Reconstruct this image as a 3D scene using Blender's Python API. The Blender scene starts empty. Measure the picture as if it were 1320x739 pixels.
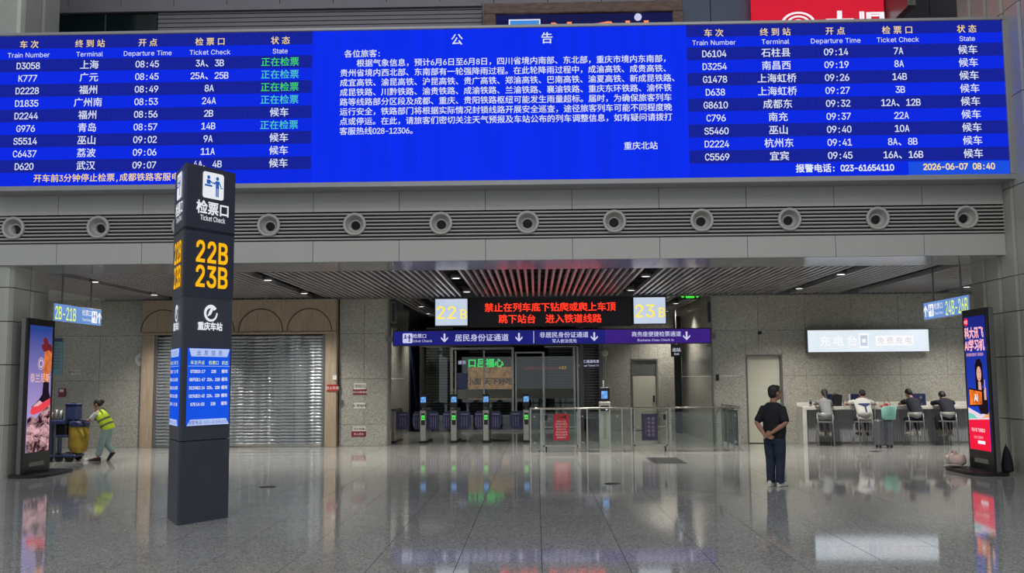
import bpy, bmesh, math, random
from mathutils import Vector, Matrix
from mathutils.bvhtree import BVHTree
random.seed(7)
D = bpy.data
C = bpy.context.scene.collection
PI = math.pi

# ---------------------------------------------------------------- camera, world, lights, exposure
FPX = 1237.09                                  # focal length in pixels of the 1320 x 739 frame
PITCH, YAW, ROLL, EYE = 0.0955114, 0.0243618, -0.0075547, 1.85
cam_data = D.cameras.new('camera'); cam = D.objects.new('camera', cam_data); C.objects.link(cam)
cam_data.sensor_width = 36.0; cam_data.lens = FPX / 1320 * 36.0
cam_data.clip_end = 300
CM = Matrix.Rotation(YAW, 3, 'Z') @ Matrix.Rotation(PI/2 + PITCH, 3, 'X') @ Matrix.Rotation(ROLL, 3, 'Z')
cam.matrix_world = Matrix.Translation((0, 0, EYE)) @ CM.to_4x4()
bpy.context.scene.camera = cam
vs = bpy.context.scene.view_settings
vs.view_transform = 'Standard'; vs.look = 'None'; vs.exposure = 0.0; vs.gamma = 1.0; vs.use_curve_mapping = False

world = D.worlds.new('hall'); bpy.context.scene.world = world; world.use_nodes = True
bg = world.node_tree.nodes['Background']; bg.inputs[0].default_value = (0.86, 0.93, 1.0, 1); bg.inputs[1].default_value = 0.55

def area(name, loc, size, size_y, power, col, rx):
    l = D.lights.new(name, 'AREA'); l.shape = 'RECTANGLE'; l.size = size; l.size_y = size_y; l.energy = power; l.color = col
    o = D.objects.new(name, l); C.objects.link(o); o.location = loc; o.rotation_euler = (rx, 0, 0); return o
# rows of hall lamps high above the concourse
area('hall_lamp', (-6, 3, 15), 8, 3, 500, (1.0, 0.98, 0.94), math.radians(14))
area('hall_lamp', (6, 3, 15), 8, 3, 500, (1.0, 0.98, 0.94), math.radians(14))
area('hall_lamp', (0, -6, 15), 16, 3, 620, (1.0, 0.98, 0.95), math.radians(22))

# ---------------------------------------------------------------- pixel to place
def ray(px, py): return CM @ Vector(((px-660)/FPX, -(py-369.5)/FPX, -1))
def at(px, py, Y):
    d = ray(px, py); t = Y/d.y; return Vector((d.x*t, Y, EYE + d.z*t))
def onX(px, py, X):
    d = ray(px, py); t = X/d.x; return Vector((X, d.y*t, EYE + d.z*t))

# ---------------------------------------------------------------- materials
def lin(c):
    c /= 255.0
    return c/12.92 if c <= 0.04045 else ((c+0.055)/1.055)**2.4
def S(r, g, b): return (lin(r), lin(g), lin(b), 1)
MATS = {}
def mat(name, col, rough=0.5, metal=0.0, var=0.06, scale=8.0, bump=0.0, spec=0.5, stretch=None, per_obj=0.0, col2=None, bscale=None, coat=0.0, bdist=0.02):
    """principled material with procedural noise variation, object coordinates"""
    m = D.materials.new(name); m.use_nodes = True; nt = m.node_tree; N = nt.nodes; L = nt.links
    b = N['Principled BSDF']; b.inputs['Roughness'].default_value = rough; b.inputs['Metallic'].default_value = metal
    b.inputs['Specular IOR Level'].default_value = spec
    b.inputs['Coat Weight'].default_value = coat; b.inputs['Coat Roughness'].default_value = 0.05
    tc = N.new('ShaderNodeTexCoord'); mp = N.new('ShaderNodeMapping'); L.new(tc.outputs['Object'], mp.inputs[0])
    if stretch: mp.inputs['Scale'].default_value = stretch
    no = N.new('ShaderNodeTexNoise'); no.inputs['Scale'].default_value = scale; no.inputs['Detail'].default_value = 4
    L.new(mp.outputs[0], no.inputs['Vector'])
    cr = N.new('ShaderNodeValToRGB'); L.new(no.outputs[0], cr.inputs[0])
    c = S(*col); c2 = S(*col2) if col2 else tuple(min(1, v*(1+var)) for v in c[:3])+(1,)
    c1 = c if col2 else tuple(v*(1-var) for v in c[:3])+(1,)
    cr.color_ramp.elements[0].position = 0.35; cr.color_ramp.elements[1].position = 0.65
    cr.color_ramp.elements[0].color = c1; cr.color_ramp.elements[1].color = c2
    out = cr.outputs[0]
    if per_obj:
        oi = N.new('ShaderNodeObjectInfo'); mr = N.new('ShaderNodeMapRange'); L.new(oi.outputs['Random'], mr.inputs[0])
        mr.inputs[3].default_value = 1-per_obj; mr.inputs[4].default_value = 1+per_obj
        hs = N.new('ShaderNodeHueSaturation'); L.new(mr.outputs[0], hs.inputs['Value']); L.new(out, hs.inputs['Color']); out = hs.outputs[0]
    L.new(out, b.inputs['Base Color'])
    if bump:
        bn = N.new('ShaderNodeTexNoise'); bn.inputs['Scale'].default_value = bscale or scale*2; bn.inputs['Detail'].default_value = 3
        L.new(mp.outputs[0], bn.inputs['Vector'])
        bp = N.new('ShaderNodeBump'); bp.inputs['Strength'].default_value = bump; bp.inputs['Distance'].default_value = bdist
        L.new(bn.outputs[0], bp.inputs['Height']); L.new(bp.outputs[0], b.inputs['Normal'])
    MATS[name] = m; return m
def granite(name, c1, c2, rough, per=0.05, scale=38, spec=0.5, coat=0.0):
    m = D.materials.new(name); m.use_nodes = True; nt = m.node_tree; N = nt.nodes; L = nt.links
    b = N['Principled BSDF']; b.inputs['Roughness'].default_value = rough; b.inputs['Specular IOR Level'].default_value = spec
    b.inputs['Coat Weight'].default_value = coat; b.inputs['Coat Roughness'].default_value = 0.03
    tc = N.new('ShaderNodeTexCoord'); ge = N.new('ShaderNodeNewGeometry')
    vo = N.new('ShaderNodeTexVoronoi'); vo.inputs['Scale'].default_value = scale; L.new(ge.outputs['Position'], vo.inputs['Vector'])
    no = N.new('ShaderNodeTexNoise'); no.inputs['Scale'].default_value = scale*0.7; no.inputs['Detail'].default_value = 5; no.inputs['Roughness'].default_value = 0.7
    L.new(ge.outputs['Position'], no.inputs['Vector'])
    mx = N.new('ShaderNodeMixRGB'); mx.inputs[0].default_value = 0.5; L.new(vo.outputs['Color'], mx.inputs[1]); L.new(no.outputs[0], mx.inputs[2])
    bw = N.new('ShaderNodeRGBToBW'); L.new(mx.outputs[0], bw.inputs[0])
    cr = N.new('ShaderNodeValToRGB'); L.new(bw.outputs[0], cr.inputs[0])
    cr.color_ramp.elements[0].position = 0.28; cr.color_ramp.elements[1].position = 0.72
    cr.color_ramp.elements[0].color = S(*c1); cr.color_ramp.elements[1].color = S(*c2)
    oi = N.new('ShaderNodeObjectInfo'); mr = N.new('ShaderNodeMapRange'); L.new(oi.outputs['Random'], mr.inputs[0])
    mr.inputs[3].default_value = 1-per; mr.inputs[4].default_value = 1+per
    hs = N.new('ShaderNodeHueSaturation'); L.new(mr.outputs[0], hs.inputs['Value']); L.new(cr.outputs[0], hs.inputs['Color'])
    L.new(hs.outputs[0], b.inputs['Base Color']); MATS[name] = m; return m
def emit(name, col, strength=1.0, noise=0.0, nscale=(30, 30, 30), col2=None, axis=None, lo=0, hi=1):
    """light-giving surface; noise gives LED unevenness; col2 + axis a printed colour gradient on the lit screen"""
    m = D.materials.new(name); m.use_nodes = True; nt = m.node_tree; N = nt.nodes; L = nt.links
    for n in list(N): N.remove(n)
    o = N.new('ShaderNodeOutputMaterial'); e = N.new('ShaderNodeEmission'); L.new(e.outputs[0], o.inputs[0])
    e.inputs[0].default_value = S(*col); e.inputs[1].default_value = strength
    tc = N.new('ShaderNodeTexCoord'); src = None
    if col2:
        sx = N.new('ShaderNodeSeparateXYZ'); L.new(tc.outputs['Object'], sx.inputs[0])
        mr = N.new('ShaderNodeMapRange'); L.new(sx.outputs[axis], mr.inputs[0]); mr.inputs[1].default_value = lo; mr.inputs[2].default_value = hi
        cr = N.new('ShaderNodeValToRGB'); cr.color_ramp.elements[0].color = S(*col); cr.color_ramp.elements[1].color = S(*col2)
        L.new(mr.outputs[0], cr.inputs[0]); src = cr.outputs[0]
    if noise:
        mp = N.new('ShaderNodeMapping'); mp.inputs['Scale'].default_value = nscale; L.new(tc.outputs['Object'], mp.inputs[0])
        no = N.new('ShaderNodeTexNoise'); no.inputs['Scale'].default_value = 1; no.inputs['Detail'].default_value = 3; L.new(mp.outputs[0], no.inputs['Vector'])
        mr = N.new('ShaderNodeMapRange'); L.new(no.outputs[0], mr.inputs[0]); mr.inputs[1].default_value = 0.3; mr.inputs[2].default_value = 0.7
        mr.inputs[3].default_value = 1-noise; mr.inputs[4].default_value = 1+noise
        hs = N.new('ShaderNodeHueSaturation'); L.new(mr.outputs[0], hs.inputs['Value'])
        if src: L.new(src, hs.inputs['Color'])
        else: hs.inputs['Color'].default_value = S(*col)
        src = hs.outputs[0]
    if src: L.new(src, e.inputs[0])
    MATS[name] = m; return m
def glass(name, tint, rough=0.02, alpha=0.12):
    """thin pane: mostly see-through, with a real mirror reflection"""
    m = D.materials.new(name); m.use_nodes = True; nt = m.node_tree; N = nt.nodes; L = nt.links
    for n in list(N): N.remove(n)
    o = N.new('ShaderNodeOutputMaterial'); t = N.new('ShaderNodeBsdfTransparent'); t.inputs[0].default_value = tint
    g = N.new('ShaderNodeBsdfGlossy'); g.inputs['Roughness'].default_value = rough
    fr = N.new('ShaderNodeFresnel'); fr.inputs[0].default_value = 1.5
    ad = N.new('ShaderNodeMath'); ad.operation = 'ADD'; ad.inputs[1].default_value = alpha; L.new(fr.outputs[0], ad.inputs[0])
    mx = N.new('ShaderNodeMixShader'); L.new(ad.outputs[0], mx.inputs[0]); L.new(t.outputs[0], mx.inputs[1]); L.new(g.outputs[0], mx.inputs[2]); L.new(mx.outputs[0], o.inputs[0])
    MATS[name] = m; return m

M_fascia = mat('painted_panel', (176, 175, 170), 0.45, 0, 0.02, 3)
M_frame = mat('board_frame', (150, 150, 152), 0.4, 0.2, 0.03, 5)
M_dark = mat('dark_gap', (14, 14, 16), 0.8)
M_soffit = mat('polished_soffit', (170, 170, 176), 0.16, 0.45, 0.05, 2, bump=0.02, bscale=1.5)
M_slat = mat('ceiling_slat', (182, 178, 182), 0.28, 0.5, 0.05, 2)
M_void = mat('ceiling_void', (16, 16, 18), 0.9)
M_column = mat('column_cladding', (170, 170, 162), 0.4, 0.15, 0.04, 2, per_obj=0.05)
M_granite = granite('wall_granite', (134, 132, 122), (176, 173, 162), 0.14, 0.06, 42)
M_floor = granite('floor_granite', (112, 112, 109), (178, 176, 171), 0.06, 0.04, 60, spec=0.9)
M_grout = mat('grout', (48, 48, 46), 0.7)
M_wood = mat('oak_veneer', (158, 141, 120), 0.45, 0, 0.12, 4, stretch=(6, 6, 0.5))
M_woodline = mat('arch_groove', (46, 36, 30), 0.7)
M_shutter = mat('shutter_metal', (160, 166, 170), 0.18, 0.6, 0.06, 5, bump=1.0, bscale=4.2, stretch=(1, 1, 2.4), bdist=.09)
M_steel = mat('stainless', (170, 168, 160), 0.25, 0.9, 0.05, 6)
M_steel_d = mat('grey_steel', (112, 112, 110), 0.35, 0.6, 0.05, 6)
M_black = mat('black_plastic', (16, 17, 20), 0.35)
M_kiosk = mat('kiosk_panel', (46, 49, 62), 0.38, 0.2, 0.05, 3)
M_kiosk_b = mat('kiosk_body', (58, 62, 72), 0.42, 0.2, 0.05, 3)
M_white = mat('white_paint', (188, 186, 176), 0.5, 0, 0.03)
M_door = mat('door_paint', (186, 184, 168), 0.45, 0, 0.03, 2)
M_marble = mat('counter_marble', (205, 202, 194), 0.25, 0, 0.08, 3)
M_flute = mat('counter_grey', (150, 150, 153), 0.5, 0, 0.05)
M_stool = mat('stool_plastic', (132, 132, 128), 0.4, 0, 0.03)
M_navy = mat('navy_flap', (40, 40, 82), 0.35, 0, 0.05)
M_glass = glass('clear_glass', (0.88, 0.93, 0.90, 1), alpha=0.02)
M_glass2 = glass('dark_glass', (0.72, 0.77, 0.75, 1), alpha=0.05)
M_frost = mat('frosted_band', (120, 122, 118), 0.5)
M_green_glass = mat('green_glass', (22, 34, 34), 0.12, 0, 0.1)
M_skin = mat('skin', (150, 108, 88), 0.55)
M_hair = mat('black_hair', (18, 16, 18), 0.6, 0, 0.3, 30, bump=0.3)
M_tee = mat('black_tee', (13, 14, 20), 0.85, 0, 0.1, 12, bump=0.2, bscale=9)
M_jeans = mat('dark_jeans', (30, 40, 58), 0.85, 0, 0.25, 9, bump=0.3, bscale=10)
M_shoe_w = mat('white_shoe', (200, 198, 188), 0.6)
M_led_bg = mat('led_panel_off', (20, 16, 28), 0.4, 0, 0.1)

# screens and lamps
E_hi = emit('screen_blue', (14, 46, 236), 1.0, 0.07, (5, 5, 0.4))
E_lo = emit('screen_navy', (24, 36, 150), 1.0, 0.12, (26, 26, 26))
E_row = emit('screen_row_blue', (14, 42, 226), 1.0, 0.08, (26, 26, 26))
E_foot = emit('screen_footer', (28, 80, 225), 1.0)
E_white = emit('lit_white', (225, 232, 250), 1.0)
E_white2 = emit('lit_white_strong', (250, 250, 255), 1.0)
E_gold = emit('lit_gold', (250, 220, 150), 1.0)
E_green = emit('lit_green', (70, 220, 90), 1.0)
E_aqua = emit('lit_aqua', (80, 205, 190), 1.0)
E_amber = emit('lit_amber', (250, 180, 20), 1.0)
E_red = emit('led_red', (255, 50, 28), 2.2)
E_lamp = emit('lamp_disc', (255, 252, 245), 3.0)
E_panel = emit('lightbox_face', (196, 208, 228), 1.0, 0.05, (1.5, 1.5, 1.5))
E_charge = emit('charging_face', (214, 224, 232), 1.15, 0.05, (1.2, 1.2, 1.2))
E_yell = emit('lit_yellow', (250, 225, 80), 1.15)
E_navy = emit('sign_navy', (34, 36, 122), 0.9, 0.05, (2, 2, 2))
E_purple = emit('sign_purple', (62, 36, 128), 0.9, 0.05, (2, 2, 2))
E_lav = emit('sign_lavender', (205, 205, 240), 1.0)
E_gate = emit('gate_sign_blue', (108, 146, 208), 1.0, 0.04, (2, 2, 2))
E_lime = emit('lit_lime', (226, 246, 110), 1.1)
E_kscreen = emit('kiosk_screen', (24, 84, 226), 1.0, 0.04, (3, 3, 3))
E_kbar = emit('kiosk_bar', (176, 196, 240), 1.0)
E_ktext = emit('kiosk_dark_text', (40, 60, 170), 1.0)

# ---------------------------------------------------------------- mesh builder
class MB:
    def __init__(s): s.v = []; s.f = []; s.sm = False
    def add(s, vs_, fs):
        n = len(s.v); s.v += [tuple(v) for v in vs_]; s.f += [tuple(i+n for i in f) for f in fs]; return s
    def box(s, x0, y0, z0, x1, y1, z1, b=0.0):
        x0, x1 = min(x0, x1), max(x0, x1); y0, y1 = min(y0, y1), max(y0, y1); z0, z1 = min(z0, z1), max(z0, z1)
        if b <= 0:
            s.add([(x0,y0,z0),(x1,y0,z0),(x1,y1,z0),(x0,y1,z0),(x0,y0,z1),(x1,y0,z1),(x1,y1,z1),(x0,y1,z1)],
                  [(0,3,2,1),(4,5,6,7),(0,1,5,4),(1,2,6,5),(2,3,7,6),(3,0,4,7)]); return s
        bm = bmesh.new(); bmesh.ops.create_cube(bm, size=1)
        for v in bm.verts: v.co = Vector(((x0+x1)/2+v.co.x*(x1-x0), (y0+y1)/2+v.co.y*(y1-y0), (z0+z1)/2+v.co.z*(z1-z0)))
        b = min(b, (x1-x0)*.49, (y1-y0)*.49, (z1-z0)*.49)
        bmesh.ops.bevel(bm, geom=bm.edges[:], offset=b, segments=1, affect='EDGES')
        return s.bm(bm)
    def bm(s, bm, mtx=None):
        bm.verts.index_update()
        s.add([(mtx @ v.co if mtx else v.co) for v in bm.verts], [[v.index for v in f.verts] for f in bm.faces]); bm.free(); return s
    def prism(s, pts, d, o=(0,0,0), ux=(1,0,0), uy=(0,0,1)):
        """polygon pts in the (ux, uy) plane at o, extruded by vector d"""
        o, ux, uy, d = Vector(o), Vector(ux), Vector(uy), Vector(d); n = len(pts)
        a = [o + ux*p[0] + uy*p[1] for p in pts]; b = [p + d for p in a]
        s.add(a+b, [tuple(range(n)), tuple(range(2*n-1, n-1, -1))] + [(i, i+n, (i+1) % n+n, (i+1) % n) for i in range(n)]); return s
    def poly(s, pts, o=(0,0,0), ux=(1,0,0), uy=(0,0,1)):
        o, ux, uy = Vector(o), Vector(ux), Vector(uy)
        s.add([o + ux*p[0] + uy*p[1] for p in pts], [tuple(range(len(pts)))]); return s
    def loft(s, st, seg=12, side=(1,0,0), cap=True, dome=0.0):
        """st: list of (point, a, b); rings perpendicular to the path, a along side, b across; dome rounds the ends"""
        st = [(Vector(p), a, b) for p, a, b in st]; side = Vector(side)
        if dome:
            ex = []
            for (p, a, b), (q, _, _) in ((st[0], st[1]), (st[-1], st[-2])):
                d = (p-q).normalized(); r = min(a, b)*dome; e = []
                for t in (0.4, 0.75, 0.95, 1.0):
                    k = math.sqrt(max(0, 1-t*t)) if t < 1 else 0.08
                    e.append((p + d*r*t, a*k, b*k))
                ex.append(e)
            st = ex[0][::-1] + st + ex[1]
        n = len(st); V = []
        for i, (p, a, b) in enumerate(st):
            t = (st[min(i+1, n-1)][0] - st[max(i-1, 0)][0]).normalized()
            u = side - t*side.dot(t)
            if u.length < 1e-4: u = Vector((0,1,0)) - t*t.y
            u.normalize(); w = t.cross(u)
            V += [p + u*a*math.cos(2*PI*k/seg) + w*b*math.sin(2*PI*k/seg) for k in range(seg)]
        F = [(i*seg+k, i*seg+(k+1) % seg, (i+1)*seg+(k+1) % seg, (i+1)*seg+k) for i in range(n-1) for k in range(seg)]
        if cap: F += [tuple(range(seg-1, -1, -1)), tuple((n-1)*seg+k for k in range(seg))]
        s.add(V, F); return s
    def tube(s, path, r, seg=8): return s.loft([(p, r, r) for p in path], seg)
    def cyl(s, p0, p1, r, seg=16, r1=None): return s.loft([(p0, r, r), (p1, r if r1 is None else r1, r if r1 is None else r1)], seg)
    def ell(s, c, r, mtx=None, u=14, v=9):
        bm = bmesh.new(); bmesh.ops.create_uvsphere(bm, u_segments=u, v_segments=v, radius=1)
        m = Matrix.Translation(c) @ (mtx.to_4x4() if mtx else Matrix()) @ Matrix.Diagonal((r[0], r[1], r[2], 1)); return s.bm(bm, m)
    def lathe(s, prof, c, axis=(0,-1,0), seg=28):
        """prof: (radius, distance along axis)"""
        ax = Vector(axis).normalized(); u = ax.orthogonal().normalized(); w = ax.cross(u); c = Vector(c)
        V = [c + ax*h + (u*math.cos(2*PI*k/seg) + w*math.sin(2*PI*k/seg))*r for r, h in prof for k in range(seg)]
        F = [(i*seg+k, i*seg+(k+1) % seg, (i+1)*seg+(k+1) % seg, (i+1)*seg+k) for i in range(len(prof)-1) for k in range(seg)]
        s.add(V, F); return s
    def mesh(s, name):
        me = D.meshes.new(name); me.from_pydata(s.v, [], s.f); me.update()
        bm = bmesh.new(); bm.from_mesh(me)
        bmesh.ops.recalc_face_normals(bm, faces=bm.faces[:]); bm.to_mesh(me); bm.free()
        if s.sm: me.polygons.foreach_set('use_smooth', [True]*len(me.polygons))
        return me
    def smooth(s): s.sm = True; return s
def link(name, me, m, parent=None, loc=None):
    o = D.objects.new(name, me); C.objects.link(o)
    if m and not me.materials: me.materials.append(m)
    if parent: o.parent = parent
    if loc is not None: o.location = loc
    return o
def part(mb, name, m, parent=None, loc=None): return link(name, mb.mesh(name), m, parent, loc)
def box(name, m, parent, x0, y0, z0, x1, y1, z1, b=0.0): return part(MB().box(x0, y0, z0, x1, y1, z1, b), name, m, parent)
def tag(o, label, cat, group=None, kind=None):
    if label: o['label'] = label
    if cat: o['category'] = cat
    if group: o['group'] = group
    if kind: o['kind'] = kind
    return o
def thing(name, label, cat, loc=(0,0,0), rz=0.0, group=None):
    o = D.objects.new(name, None); C.objects.link(o); o.location = loc; o.rotation_euler = (0, 0, rz); o.empty_display_size = 0.1
    return tag(o, label, cat, group)
def struct(name):
    o = D.objects.new(name, None); C.objects.link(o); o['kind'] = 'structure'; o['label'] = name.replace('_', ' '); return o
def copy_tree(o, loc, label, rz=None):
    r = o.copy(); C.objects.link(r); r.location = loc; r['label'] = label
    if rz is not None: r.rotation_euler = (0, 0, rz)
    for c in o.children:
        d = c.copy(); C.objects.link(d); d.parent = r
        for g in c.children:
            e = g.copy(); C.objects.link(e); e.parent = d
    return r

# ---------------------------------------------------------------- lettering: requests are gathered, glyphs made once
TEXT = []
def text(parent, s, o, h, m, ux=(1,0,0), uy=(0,0,1), align='C', mono=False, fit=None, track=0.0, bold=0, name='lettering', sx=1.0):
    """s centred (or left aligned) at o on the plane of ux, uy; h is the em height in metres"""
    TEXT.append((parent, s, Vector(o), h, m, Vector(ux), Vector(uy), align, mono, fit, track, bold, name, sx))
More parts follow.
